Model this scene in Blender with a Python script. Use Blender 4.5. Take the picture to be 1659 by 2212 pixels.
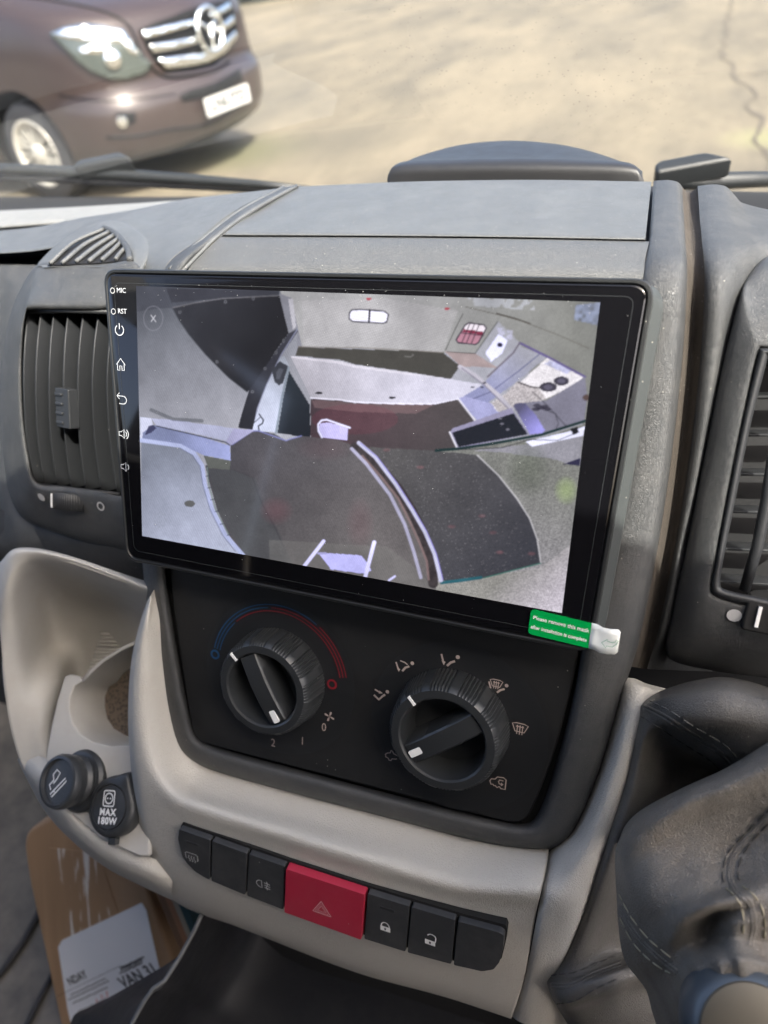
import bpy, bmesh, math, random
import numpy as np
from mathutils import Vector, Matrix, noise
from mathutils.bvhtree import BVHTree
from mathutils.geometry import delaunay_2d_cdt

random.seed(7)
rng = np.random.default_rng(3)
sc = bpy.context.scene
for o in list(bpy.data.objects):
    bpy.data.objects.remove(o)

# ------------------------------------------------------------------ camera
# "dash" frame: origin at the middle of the screen glass, x right, y up the glass, w out of the glass
A = math.radians(28)
sA, cA = math.sin(A), math.cos(A)
R = np.array([[0.93393, 0.05696, -0.3529], [0.13654, -0.96921, 0.20491], [-0.33036, -0.23956, -0.91295]])
T = np.array([-0.02250925438637799, -0.0345243020369447, 0.33212035666185213])
M = np.array([[1, 0, 0], [0, sA, -cA], [0, cA, sA]])
CS = -R.T @ T
CW = M @ CS
FPX, CX, CY = 1534.0, 829.5, 1106.0


def ray(px, py):
    return M @ (R.T @ np.array([(px - CX) / FPX, (py - CY) / FPX, 1.0]))


def W(x, y, w):
    return Vector(M @ (np.array([x, y, w]) / 1000.0))


def US(px, py, w):
    d = R.T @ np.array([(px - CX) / FPX, (py - CY) / FPX, 1.0])
    s = (w / 1000.0 - CS[2]) / d[2]
    return (CS + s * d) * 1000


def P(px, py, w):
    q = US(px, py, w)
    return W(*q)


cam = bpy.data.cameras.new('camera')
camo = bpy.data.objects.new('camera', cam)
sc.collection.objects.link(camo)
Rw = M @ R.T   # columns: right, down, forward
mat = Matrix(((Rw[0, 0], -Rw[0, 1], -Rw[0, 2], CW[0]),
              (Rw[1, 0], -Rw[1, 1], -Rw[1, 2], CW[1]),
              (Rw[2, 0], -Rw[2, 1], -Rw[2, 2], CW[2]), (0, 0, 0, 1)))
camo.matrix_world = mat
cam.sensor_fit = 'VERTICAL'
cam.lens = 6.86
cam.sensor_height = 6.86 * 2212 / FPX
cam.sensor_width = cam.sensor_height * .75
cam.clip_start = .01
cam.clip_end = 300
cam.dof.use_dof = True
cam.dof.focus_distance = .345
cam.dof.aperture_fstop = 2.0
sc.camera = camo
sc.render.resolution_x, sc.render.resolution_y = 768, 1024

# ------------------------------------------------------------------ light
world = bpy.data.worlds.new("World")
sc.world = world
world.use_nodes = True
nt = world.node_tree
sky = nt.nodes.new('ShaderNodeTexSky')
sky.sky_type = 'NISHITA'
sky.sun_disc = False
SUN_EL, SUN_AZ = math.radians(50), math.radians(124)   # azimuth measured from +Y towards +X
sky.sun_elevation = SUN_EL
sky.sun_rotation = SUN_AZ
sky.dust_density = 5.5
sky.ozone_density = 0.2
sky.air_density = .7
bg = nt.nodes['Background']
bg.inputs[1].default_value = .15
nt.links.new(sky.outputs[0], bg.inputs[0])
sun = bpy.data.lights.new('sun', 'SUN')
sun.energy = 2.7
sun.angle = math.radians(.5)
sun.color = (1, .95, .87)
suno = bpy.data.objects.new('sun', sun)
sc.collection.objects.link(suno)
sd = Vector((math.sin(SUN_AZ) * math.cos(SUN_EL), math.cos(SUN_AZ) * math.cos(SUN_EL), math.sin(SUN_EL)))
suno.rotation_euler = sd.to_track_quat('Z', 'Y').to_euler()
sc.view_settings.view_transform = 'Standard'
sc.view_settings.look = 'None'
sc.view_settings.gamma = 1
sc.view_settings.use_curve_mapping = False
sc.view_settings.exposure = 2.2

# ------------------------------------------------------------------ helpers
COL = sc.collection


def tag(o, label=None, cat=None, group=None, kind=None):
    if label: o['label'] = label
    if cat: o['category'] = cat
    if group: o['group'] = group
    if kind: o['kind'] = kind
    return o


def empty(name, loc, label, cat, group=None):
    o = bpy.data.objects.new(name, None)
    o.empty_display_size = .02
    o.location = loc
    COL.objects.link(o)
    return tag(o, label, cat, group)


def woff(parent):
    v = Vector((0, 0, 0))
    while parent is not None:
        v += parent.location
        parent = parent.parent
    return v


def mk(name, verts, faces, m, parent=None, smooth=True, bevel=None, solid=None, sub=0, segs=2, solid_off=-1):
    me = bpy.data.meshes.new(name)
    off = woff(parent)
    if parent is None:
        vs = np.array([tuple(v) for v in verts])
        base = Vector(((vs[:, 0].min() + vs[:, 0].max()) / 2, (vs[:, 1].min() + vs[:, 1].max()) / 2, vs[:, 2].min()))
        off = base
    me.from_pydata([Vector(v) - off for v in verts], [], faces)
    me.validate()
    bm = bmesh.new(); bm.from_mesh(me)
    bmesh.ops.recalc_face_normals(bm, faces=bm.faces)
    bm.to_mesh(me); bm.free()
    o = bpy.data.objects.new(name, me)
    COL.objects.link(o)
    if parent is not None:
        o.parent = parent
    else:
        o.location = off
    for mm in (m if isinstance(m, (list, tuple)) else [m]):
        me.materials.append(mm)
    if smooth:
        me.polygons.foreach_set('use_smooth', [True] * len(me.polygons))
    if solid:
        s = o.modifiers.new('s', 'SOLIDIFY'); s.thickness = solid; s.offset = solid_off
    if bevel:
        b = o.modifiers.new('b', 'BEVEL'); b.width = bevel; b.segments = segs; b.limit_method = 'ANGLE'
        b.angle_limit = math.radians(35)
        b.harden_normals = False
    if sub:
        s = o.modifiers.new('u', 'SUBSURF'); s.levels = sub; s.render_levels = sub
    return o


def face_cam(verts, faces):
    """flip an open sheet so that it faces the side it is seen from"""
    acc = 0.0
    cw = Vector(CW)
    for f in faces:
        a, b, c = (Vector(verts[i]) for i in f[:3])
        n = (b - a).cross(c - a)
        acc += n.dot(cw - a)
    return faces if acc > 0 else [tuple(reversed(f)) for f in faces]


def crom(pts, n, closed=False):
    """Catmull-Rom resample: n pieces per span"""
    pts = [Vector(p) for p in pts]
    N = len(pts)
    out = []
    spans = N if closed else N - 1
    for i in range(spans):
        if closed:
            p0, p1, p2, p3 = pts[(i - 1) % N], pts[i], pts[(i + 1) % N], pts[(i + 2) % N]
        else:
            p1, p2 = pts[i], pts[i + 1]
            p0 = pts[i - 1] if i > 0 else p1 * 2 - p2
            p3 = pts[i + 2] if i + 2 < N else p2 * 2 - p1
        # centripetal-ish: plain uniform with reduced tangents where spans differ
        l1 = max((p2 - p1).length, 1e-9)
        t1 = (p2 - p0); t2 = (p3 - p1)
        a = (p1 - p0).length; b = (p3 - p2).length
        t1 = t1 * (l1 / max(a + l1, 1e-9)); t2 = t2 * (l1 / max(b + l1, 1e-9))
        for k in range(n):
            u = k / n
            h00 = 2 * u**3 - 3 * u**2 + 1; h10 = u**3 - 2 * u**2 + u
            h01 = -2 * u**3 + 3 * u**2; h11 = u**3 - u**2
            out.append(p1 * h00 + t1 * h10 + p2 * h01 + t2 * h11)
    if not closed:
        out.append(pts[-1])
    return out


def grid_data(rows, nr=5, nc=5, closed_r=False, px=True):
    rows3 = [[P(*p) if px else Vector(p) for p in r] for r in rows]
    rs = [crom(r, nc) for r in rows3]
    cols = [[r[j] for r in rs] for j in range(len(rs[0]))]
    cs = [crom(c, nr, closed_r) for c in cols]
    H = len(cs[0]); Wd = len(cs)
    verts = [cs[j][i] for i in range(H) for j in range(Wd)]
    faces = []
    for i in range(H if closed_r else H - 1):
        for j in range(Wd - 1):
            i2 = (i + 1) % H
            faces.append((i * Wd + j, i * Wd + j + 1, i2 * Wd + j + 1, i2 * Wd + j))
    return verts, face_cam(verts, faces)


BV = {}


def loft(name, rows, m, parent, nr=5, nc=5, closed_r=False, solid=None, px=True, bvh=None):
    v, f = grid_data(rows, nr, nc, closed_r, px)
    me = bpy.data.meshes.new(name)
    off = woff(parent)
    base = off
    if parent is None:
        vs = np.array([tuple(q) for q in v])
        base = Vector(((vs[:, 0].min() + vs[:, 0].max()) / 2, (vs[:, 1].min() + vs[:, 1].max()) / 2, vs[:, 2].min()))
    me.from_pydata([q - base for q in v], [], f)
    me.polygons.foreach_set('use_smooth', [True] * len(me.polygons))
    me.materials.append(m)
    o = bpy.data.objects.new(name, me)
    COL.objects.link(o)
    if parent is not None: o.parent = parent
    else: o.location = base
    if solid:
        s = o.modifiers.new('s', 'SOLIDIFY'); s.thickness = solid; s.offset = -1
    if bvh:
        BV.setdefault(bvh, []).append((v, f))
    return o


def bvh_of(*keys):
    V, F = [], []
    for k in keys:
        for v, f in BV[k]:
            n = len(V); V += list(v); F += [tuple(i + n for i in g) for g in f]
    return BVHTree.FromPolygons(V, F)


def onto(b, px, py, lift=0.0):
    d = Vector(ray(px, py)).normalized()
    loc, n, i, dist = b.ray_cast(Vector(CW), d)
    if loc is None:
        return None, None
    if n.dot(d) > 0: n = -n
    return loc + n * lift, n


def decal(name, poly, b, m, parent, lift=.0005, step=12, thick=None, smoothn=True, bevel=None):
    """a thin plate cut to an outline and laid on a built surface"""
    pts = []
    n = len(poly)
    for i in range(n):
        a = Vector(poly[i]); c = Vector(poly[(i + 1) % n])
        k = max(1, int((c - a).length / step))
        for j in range(k): pts.append(a + (c - a) * (j / k))
    nb = len(pts)
    xs = [p.x for p in pts]; ys = [p.y for p in pts]
    inner = []
    x = min(xs) + step / 2
    while x < max(xs):
        y = min(ys) + step / 2
        while y < max(ys):
            if inside(x, y, poly) and min((Vector((x, y)) - q).length for q in pts) > step * .45:
                inner.append(Vector((x, y)))
            y += step
        x += step
    allp = pts + inner
    res = delaunay_2d_cdt(allp, [], [list(range(nb))], 1, 1e-6)
    vv, ff = res[0], res[2]
    V = []
    last = None
    for q in vv:
        l, nn = onto(b, q.x, q.y, lift)
        if l is None: l = last if last is not None else Vector((0, 0, 0))
        last = l; V.append(l)
    ff = face_cam(V, [tuple(f) for f in ff])
    o = mk2(name, V, ff, m, parent)
    if thick:
        s = o.modifiers.new('s', 'SOLIDIFY'); s.thickness = thick; s.offset = 1
    if bevel:
        bb = o.modifiers.new('b', 'BEVEL'); bb.width = bevel; bb.segments = 2; bb.limit_method = 'ANGLE'; bb.angle_limit = math.radians(50)
    return o


def mk2(name, V, F, m, parent, smooth=True):
    me = bpy.data.meshes.new(name)
    off = woff(parent)
    if parent is None:
        vs = np.array([tuple(q) for q in V])
        off = Vector(((vs[:, 0].min() + vs[:, 0].max()) / 2, (vs[:, 1].min() + vs[:, 1].max()) / 2, vs[:, 2].min()))
    me.from_pydata([Vector(q) - off for q in V], [], F)
    if smooth: me.polygons.foreach_set('use_smooth', [True] * len(me.polygons))
    for mm in (m if isinstance(m, (list, tuple)) else [m]): me.materials.append(mm)
    o = bpy.data.objects.new(name, me)
    COL.objects.link(o)
    if parent is not None: o.parent = parent
    else: o.location = off
    return o


def inside(x, y, poly):
    c = False
    n = len(poly)
    for i in range(n):
        x1, y1 = poly[i][0], poly[i][1]; x2, y2 = poly[(i + 1) % n][0], poly[(i + 1) % n][1]
        if (y1 > y) != (y2 > y) and x < (x2 - x1) * (y - y1) / (y2 - y1) + x1: c = not c
    return c


def rpoly(pts, r, seg=5):
    out = []
    n = len(pts)
    for i in range(n):
        p0, p1, p2 = Vector(pts[i - 1][:2]), Vector(pts[i][:2]), Vector(pts[(i + 1) % n][:2])
        ri = pts[i][2] if len(pts[i]) > 2 else r
        a = (p0 - p1); b = (p2 - p1)
        la, lb = a.length, b.length
        d = min(ri, la * .49, lb * .49)
        if d < 1e-6: out.append(p1); continue
        s = p1 + a.normalized() * d; e = p1 + b.normalized() * d
        for k in range(seg + 1):
            t = k / seg
            out.append(s * (1 - t)**2 + p1 * 2 * t * (1 - t) + e * t**2)
    return out


class Pl:
    """a plane frame in world space"""
    def __init__(s, o, u, n):
        s.o = Vector(o); s.n = Vector(n).normalized(); s.u = Vector(u)
        s.u = (s.u - s.n * s.u.dot(s.n)).normalized(); s.v = s.n.cross(s.u)
    def __call__(s, x, y, z=0):
        return s.o + s.u * x + s.v * y + s.n * z


def prism(name, pl, poly, z0, z1, m, parent=None, bevel=None, smooth=True, segs=2, topscale=None):
    n = len(poly)
    cxm = sum(p[0] for p in poly) / n; cym = sum(p[1] for p in poly) / n
    k = topscale or 1
    V = [pl(p[0], p[1], z0) for p in poly] + [pl(cxm + (p[0] - cxm) * k, cym + (p[1] - cym) * k, z1) for p in poly]
    F = [tuple(range(n)), tuple(range(n, 2 * n))] + [(i, (i + 1) % n, (i + 1) % n + n, i + n) for i in range(n)]
    o = mk(name, V, F, m, parent, smooth=False, bevel=bevel, segs=segs)
    if smooth and bevel:
        o.data.polygons.foreach_set('use_smooth', [True] * len(o.data.polygons))
        w = o.modifiers.new('wn', 'WEIGHTED_NORMAL'); w.keep_sharp = True
    return o


def flat(name, pl, poly, z, m, parent=None):
    V = [pl(p[0], p[1], z) for p in poly]
    o = mk2(name, V, face_pl([tuple(range(len(V)))], V, pl.n), m, parent, smooth=False)
    return o


def face_pl(F, V, n):
    out = []
    for f in F:
        acc = Vector((0, 0, 0))
        for i in range(1, len(f) - 1):
            acc += (V[f[i]] - V[f[0]]).cross(V[f[i + 1]] - V[f[0]])
        out.append(f if acc.dot(n) > 0 else tuple(reversed(f)))
    return out


def ribbon2d(poly, w, closed=False):
    """outline quads of a 2D polyline of width w"""
    p = [Vector(q) for q in poly]
    n = len(p)
    L, Rr = [], []
    for i in range(n):
        if closed:
            a, b = p[i - 1], p[(i + 1) % n]
        else:
            a, b = p[max(i - 1, 0)], p[min(i + 1, n - 1)]
        t = (b - a)
        if t.length < 1e-9: t = Vector((1, 0))
        t.normalize()
        nn = Vector((-t.y, t.x)) * w / 2
        L.append(p[i] + nn); Rr.append(p[i] - nn)
    V = L + Rr
    F = [(i, (i + 1) % n, (i + 1) % n + n, i + n) for i in range(n if closed else n - 1)]
    return V, F


def glyph(name, pl, strokes, m, parent, z=.0001, fills=(), scale=1.0):
    """strokes: (points, width, closed); fills: polygons.  All in local plane metres * scale"""
    V, F = [], []
    for k_, (pts, w, cl) in enumerate(strokes):
        v, f = ribbon2d([(a * scale, b * scale) for a, b in pts], w * scale, cl)
        n = len(V); V += [pl(q.x, q.y, z + 1e-6 * k_) for q in v]; F += [tuple(i + n for i in g) for g in f]
    for k_, pts in enumerate(fills):
        n = len(V); V += [pl(a * scale, b * scale, z - 1e-6 * (k_ + 1)) for a, b in pts]
        F.append(tuple(range(n, n + len(pts))))
    return mk2(name, V, face_pl(F, V, pl.n), m, parent, smooth=False)


def arc(cx, cy, r, a0, a1, n=16, ry=None):
    ry = ry or r
    return [(cx + r * math.cos(math.radians(a0 + (a1 - a0) * i / n)), cy + ry * math.sin(math.radians(a0 + (a1 - a0) * i / n))) for i in range(n + 1)]


def circ(cx, cy, r, n=24, ry=None):
    return arc(cx, cy, r, 0, 360, n, ry)[:-1]


def text(name, pl, s, size, m, parent, z=.0001, align='CENTER', shear=0, xs=1.0, bold=0.0, spacing=1.0):
    cu = bpy.data.curves.new('t', 'FONT')
    cu.body = s; cu.size = size; cu.align_x = align; cu.align_y = 'CENTER'; cu.shear = shear
    cu.offset = bold; cu.resolution_u = 3; cu.space_character = spacing
    o = bpy.data.objects.new('t', cu)
    COL.objects.link(o)
    dg = bpy.context.evaluated_depsgraph_get()
    me = bpy.data.meshes.new_from_object(o.evaluated_get(dg))
    V = [pl(v.co.x * xs, v.co.y, z) for v in me.vertices]
    F = [tuple(p.vertices) for p in me.polygons]
    bpy.data.objects.remove(o)
    bpy.data.curves.remove(cu)
    bpy.data.meshes.remove(me)
    return mk2(name, V, face_pl(F, V, pl.n), m, parent, smooth=False)


def revolve(name, pl, prof, m, parent, n=64, cap=True, rfun=None):
    """prof: list of (r, z)"""
    V, F = [], []
    for k, (r, z) in enumerate(prof):
        for i in range(n):
            a = 2 * math.pi * i / n
            rr = r if rfun is None else rfun(r, z, a, k)
            V.append(pl(rr * math.cos(a), rr * math.sin(a), z))
    for k in range(len(prof) - 1):
        for i in range(n):
            F.append((k * n + i, k * n + (i + 1) % n, (k + 1) * n + (i + 1) % n, (k + 1) * n + i))
    if cap:
        F.append(tuple(range((len(prof) - 1) * n, len(prof) * n)))
    o = mk(name, V, F, m, parent)
    e = o.modifiers.new('e', 'EDGE_SPLIT'); e.split_angle = math.radians(38); e.use_edge_sharp = False
    return o


def tube(name, pts, r, m, parent, n=10, caps=True):
    """round bar along world points; r number or list"""
    pts = [Vector(p) for p in pts]
    V, F = [], []
    up = Vector((0.13, 0.21, 1))
    for i, p in enumerate(pts):
        t = (pts[min(i + 1, len(pts) - 1)] - pts[max(i - 1, 0)]).normalized()
        a = t.cross(up).normalized(); b = t.cross(a)
        rr = r[i] if isinstance(r, (list, tuple)) else r
        for k in range(n):
            an = 2 * math.pi * k / n
            V.append(p + a * rr * math.cos(an) + b * rr * math.sin(an))
    for i in range(len(pts) - 1):
        for k in range(n):
            F.append((i * n + k, i * n + (k + 1) % n, (i + 1) * n + (k + 1) % n, (i + 1) * n + k))
    if caps:
        F.append(tuple(range(n))); F.append(tuple(range((len(pts) - 1) * n, len(pts) * n)))
    return mk(name, V, F, m, parent)


def boxm(name, pl, x0, x1, y0, y1, z0, z1, m, parent=None, bevel=None, segs=2):
    return prism(name, pl, [(x0, y0), (x1, y0), (x1, y1), (x0, y1)], z0, z1, m, parent, bevel, segs=segs)


# ------------------------------------------------------------------ materials
def nmat(name):
    m = bpy.data.materials.new(name); m.use_nodes = True
    return m, m.node_tree, m.node_tree.nodes['Principled BSDF']


def N(t, kind, **kw):
    n = t.nodes.new(kind)
    for k, v in kw.items():
        setattr(n, k, v)
    return n


def plain(name, col, rough=.5, metal=0, spec=.5, coat=0, emit=None, es=1.0, coat_r=.05):
    m, t, b = nmat(name)
    b.inputs['Base Color'].default_value = (*col, 1)
    b.inputs['Roughness'].default_value = rough
    b.inputs['Metallic'].default_value = metal
    b.inputs['Specular IOR Level'].default_value = spec
    b.inputs['Coat Weight'].default_value = coat
    b.inputs['Coat Roughness'].default_value = coat_r
    if emit:
        b.inputs['Emission Color'].default_value = (*emit, 1)
        b.inputs['Emission Strength'].default_value = es
    return m


def grained(name, col, rough=.5, scale=900, bump=.25, dist=.0004, spec=.5, dust=0.0, dust_col=(.45, .42, .38), var=.12, wrinkle=0, sheen=0,
            dscale=1400, speck=.0, patch=0.0, patch_col=(.2, .17, .14)):
    """moulded grained plastic or leather: cell grain bump, slow mottling, sparse dust specks"""
    m, t, b = nmat(name)
    L = t.links.new
    tc = N(t, 'ShaderNodeNewGeometry')
    big = N(t, 'ShaderNodeTexNoise'); big.inputs['Scale'].default_value = 9; big.inputs['Detail'].default_value = 5
    L(tc.outputs['Position'], big.inputs['Vector'])
    mid = N(t, 'ShaderNodeTexNoise'); mid.inputs['Scale'].default_value = 120; mid.inputs['Detail'].default_value = 4
    L(tc.outputs['Position'], mid.inputs['Vector'])
    mx = N(t, 'ShaderNodeMix', data_type='RGBA')
    c0 = tuple(c * (1 - var) for c in col); c1 = tuple(min(1, c * (1 + var)) for c in col)
    mx.inputs[6].default_value = (*c0, 1); mx.inputs[7].default_value = (*c1, 1)
    L(big.outputs['Fac'], mx.inputs[0])
    last = mx.outputs[2]
    if patch > 0:
        pn = N(t, 'ShaderNodeTexNoise'); pn.inputs['Scale'].default_value = 26; pn.inputs['Detail'].default_value = 8; pn.inputs['Roughness'].default_value = .75
        L(tc.outputs['Position'], pn.inputs['Vector'])
        pr = N(t, 'ShaderNodeMapRange'); pr.inputs[1].default_value = .52; pr.inputs[2].default_value = .72; pr.inputs[4].default_value = patch
        L(pn.outputs['Fac'], pr.inputs[0])
        m3 = N(t, 'ShaderNodeMix', data_type='RGBA'); L(pr.outputs[0], m3.inputs[0]); L(last, m3.inputs[6])
        m3.inputs[7].default_value = (*patch_col, 1); last = m3.outputs[2]
    if speck > 0:
        sv = N(t, 'ShaderNodeTexVoronoi'); sv.inputs['Scale'].default_value = dscale * .42
        L(tc.outputs['Position'], sv.inputs['Vector'])
        # only a few cells carry a speck, each a tiny point at the cell's seed
        sep = N(t, 'ShaderNodeSeparateColor'); L(sv.outputs['Color'], sep.inputs[0])
        gt = N(t, 'ShaderNodeMath', operation='LESS_THAN'); gt.inputs[1].default_value = speck; L(sep.outputs[0], gt.inputs[0])
        ds = N(t, 'ShaderNodeMath', operation='LESS_THAN'); ds.inputs[1].default_value = .16; L(sv.outputs['Distance'], ds.inputs[0])
        mu = N(t, 'ShaderNodeMath', operation='MULTIPLY'); L(gt.outputs[0], mu.inputs[0]); L(ds.outputs[0], mu.inputs[1])
        m4 = N(t, 'ShaderNodeMix', data_type='RGBA'); L(mu.outputs[0], m4.inputs[0]); L(last, m4.inputs[6])
        m4.inputs[7].default_value = (.36, .34, .3, 1); last = m4.outputs[2]
    if dust > 0:
        dn = N(t, 'ShaderNodeTexNoise'); dn.inputs['Scale'].default_value = 45; dn.inputs['Detail'].default_value = 9; dn.inputs['Roughness'].default_value = .8
        L(tc.outputs['Position'], dn.inputs['Vector'])
        dr = N(t, 'ShaderNodeMapRange'); dr.inputs[1].default_value = .45; dr.inputs[2].default_value = .8; dr.inputs[4].default_value = dust
        L(dn.outputs['Fac'], dr.inputs[0])
        m2 = N(t, 'ShaderNodeMix', data_type='RGBA'); L(dr.outputs[0], m2.inputs[0]); L(last, m2.inputs[6])
        m2.inputs[7].default_value = (*dust_col, 1); last = m2.outputs[2]
    L(last, b.inputs['Base Color'])
    rr = N(t, 'ShaderNodeMapRange'); rr.inputs[3].default_value = rough - .07; rr.inputs[4].default_value = rough + .09
    L(mid.outputs['Fac'], rr.inputs[0]); L(rr.outputs[0], b.inputs['Roughness'])
    b.inputs['Specular IOR Level'].default_value = spec
    if sheen:
        b.inputs['Sheen Weight'].default_value = sheen
    # grain
    wn = N(t, 'ShaderNodeTexNoise'); wn.inputs['Scale'].default_value = scale * .35; wn.inputs['Detail'].default_value = 2
    L(tc.outputs['Position'], wn.inputs['Vector'])
    ad = N(t, 'ShaderNodeMix', data_type='RGBA'); ad.blend_type = 'LINEAR_LIGHT'; ad.inputs[0].default_value = .0022
    L(tc.outputs['Position'], ad.inputs[6]); L(wn.outputs['Color'], ad.inputs[7])
    vo = N(t, 'ShaderNodeTexVoronoi', feature='DISTANCE_TO_EDGE'); vo.inputs['Scale'].default_value = scale
    L(ad.outputs[2], vo.inputs['Vector'])
    cr = N(t, 'ShaderNodeMapRange'); cr.inputs[2].default_value = .28
    cr.interpolation_type = 'SMOOTHSTEP'
    L(vo.outputs['Distance'], cr.inputs[0])
    bp = N(t, 'ShaderNodeBump'); bp.inputs['Strength'].default_value = bump; bp.inputs['Distance'].default_value = dist
    L(cr.outputs[0], bp.inputs['Height'])
    if wrinkle:
        w2 = N(t, 'ShaderNodeTexNoise'); w2.inputs['Scale'].default_value = 60; w2.inputs['Detail'].default_value = 6
        L(tc.outputs['Position'], w2.inputs['Vector'])
        b2 = N(t, 'ShaderNodeBump'); b2.inputs['Strength'].default_value = wrinkle; b2.inputs['Distance'].default_value = .002
        L(w2.outputs['Fac'], b2.inputs['Height']); L(bp.outputs[0], b2.inputs['Normal']); L(b2.outputs[0], b.inputs['Normal'])
    else:
        L(bp.outputs[0], b.inputs['Normal'])
    return m


MAT = {}
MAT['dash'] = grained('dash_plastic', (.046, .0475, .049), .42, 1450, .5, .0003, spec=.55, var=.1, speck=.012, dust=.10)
MAT['dash_mid'] = grained('daylit_dusty_fascia', (.078, .080, .081), .42, 1400, .5, .0003, spec=.55, var=.06, speck=.03, dust=.12, dust_col=(.2, .2, .19))  # dash plastic, base colour lightened for daylight on this strip, plus some dust
MAT['dash_top'] = grained('daylit_dusty_dash_top', (.085, .088, .089), .42, 1400, .4, .0003, spec=.6, var=.05, speck=.03, dust=.16, dust_col=(.28, .28, .27))  # lighter base colour paints in sun and sky on the upper faces; thin dust too
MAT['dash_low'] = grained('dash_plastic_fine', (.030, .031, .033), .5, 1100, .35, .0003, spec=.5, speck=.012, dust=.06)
MAT['groove'] = grained('dusty_groove', (.055, .046, .038), .75, 900, .5, .0004, spec=.3, dust=.4, dust_col=(.105, .092, .08), speck=.06)
MAT['beige'] = grained('beige_plastic', (.455, .435, .395), .44, 760, .5, .0004, spec=.4, var=.05, dust=.18, dust_col=(.36, .30, .25), speck=.004)
MAT['beige_fine'] = grained('beige_plastic_fine', (.43, .415, .385), .52, 1300, .2, .0002, spec=.4, var=.05, dust=.3, dust_col=(.33, .26, .21))
MAT['panel'] = grained('climate_panel_plastic', (.014, .0145, .0155), .5, 1800, .12, .0002, spec=.4, speck=.01, dust=.05, dust_col=(.12, .11, .1))
MAT['knob'] = grained('knob_plastic', (.022, .024, .026), .36, 2200, .07, .0001, spec=.5, speck=.006)
MAT['vent'] = grained('vent_plastic', (.019, .020, .022), .45, 1500, .15, .0002, spec=.5, speck=.004)
MAT['vent_dark'] = plain('vent_inside', (.006, .006, .007), .6)
MAT['dark'] = plain('under_dash_dark', (.006, .0065, .008), .7)
MAT['switch'] = grained('switch_plastic', (.03, .0315, .034), .48, 1600, .15, .0002, spec=.45, dust=.08, speck=.004)
MAT['hazard'] = grained('hazard_red', (.36, .018, .045), .42, 1600, .12, .0002, spec=.45, var=.05, dust=.05, speck=.003)
MAT['black_gloss'] = plain('gloss_black_bezel', (.006, .006, .007), .22, spec=.5)
MAT['bezel'] = grained('bezel_black', (.016, .017, .018), .33, 2400, .08, .0001, spec=.5, speck=.006)
MAT['bezel_side'] = grained('bezel_side_plastic', (.045, .05, .05), .42, 1600, .2, .0002, spec=.5, speck=.02)
MAT['glass_black'] = plain('screen_glass', (.004, .004, .005), .06, spec=.5)
MAT['white'] = plain('white_print', (.72, .72, .70), .5)
MAT['print'] = plain('pale_pink_print', (.38, .31, .285), .6)
MAT['icon'] = plain('icon_light', (.45, .46, .48), .5, emit=(.6, .62, .66), es=.08)
MAT['grey_print'] = plain('grey_print', (.42, .42, .42), .55)
MAT['blue'] = plain('blue_print', (.010, .06, .15), .55)
MAT['red'] = plain('red_print', (.17, .010, .018), .55)
MAT['groove_black'] = plain('gap_black', (.004, .004, .004), .8)
MAT['green'] = plain('green_sticker', (0.0, .30, .06), .3, spec=.5)
MAT['sticker_white'] = plain('white_sticker', (.8, .82, .78), .35)
MAT['leather'] = grained('gaiter_leather', (.085, .08, .073), .35, 1100, .5, .0003, spec=.5, var=.18, speck=.03, wrinkle=.12)
MAT['leather_worn'] = grained('gaiter_leather_dusty', (.165, .15, .13), .34, 1000, .7, .0004, spec=.55, var=.2, speck=.05, wrinkle=.14,
                              dust=.35, dust_col=(.27, .23, .18), patch=.6, patch_col=(.22, .175, .13))
MAT['thread'] = plain('dark_thread', (.05, .048, .044), .7)
MAT['thread_cream'] = plain('cream_thread', (.33, .29, .2), .7)
MAT['metal'] = plain('satin_metal', (.075, .09, .105), .38, metal=.3)
MAT['bronze'] = plain('bronze_cap', (.11, .095, .07), .5, metal=.4)
MAT['chrome'] = plain('chrome', (.85, .87, .86), .12, metal=1)
MAT['dull_black'] = plain('rubber', (.02, .02, .022), .65)
MAT['wiper'] = plain('wiper_black', (.012, .0135, .014), .45)


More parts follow.
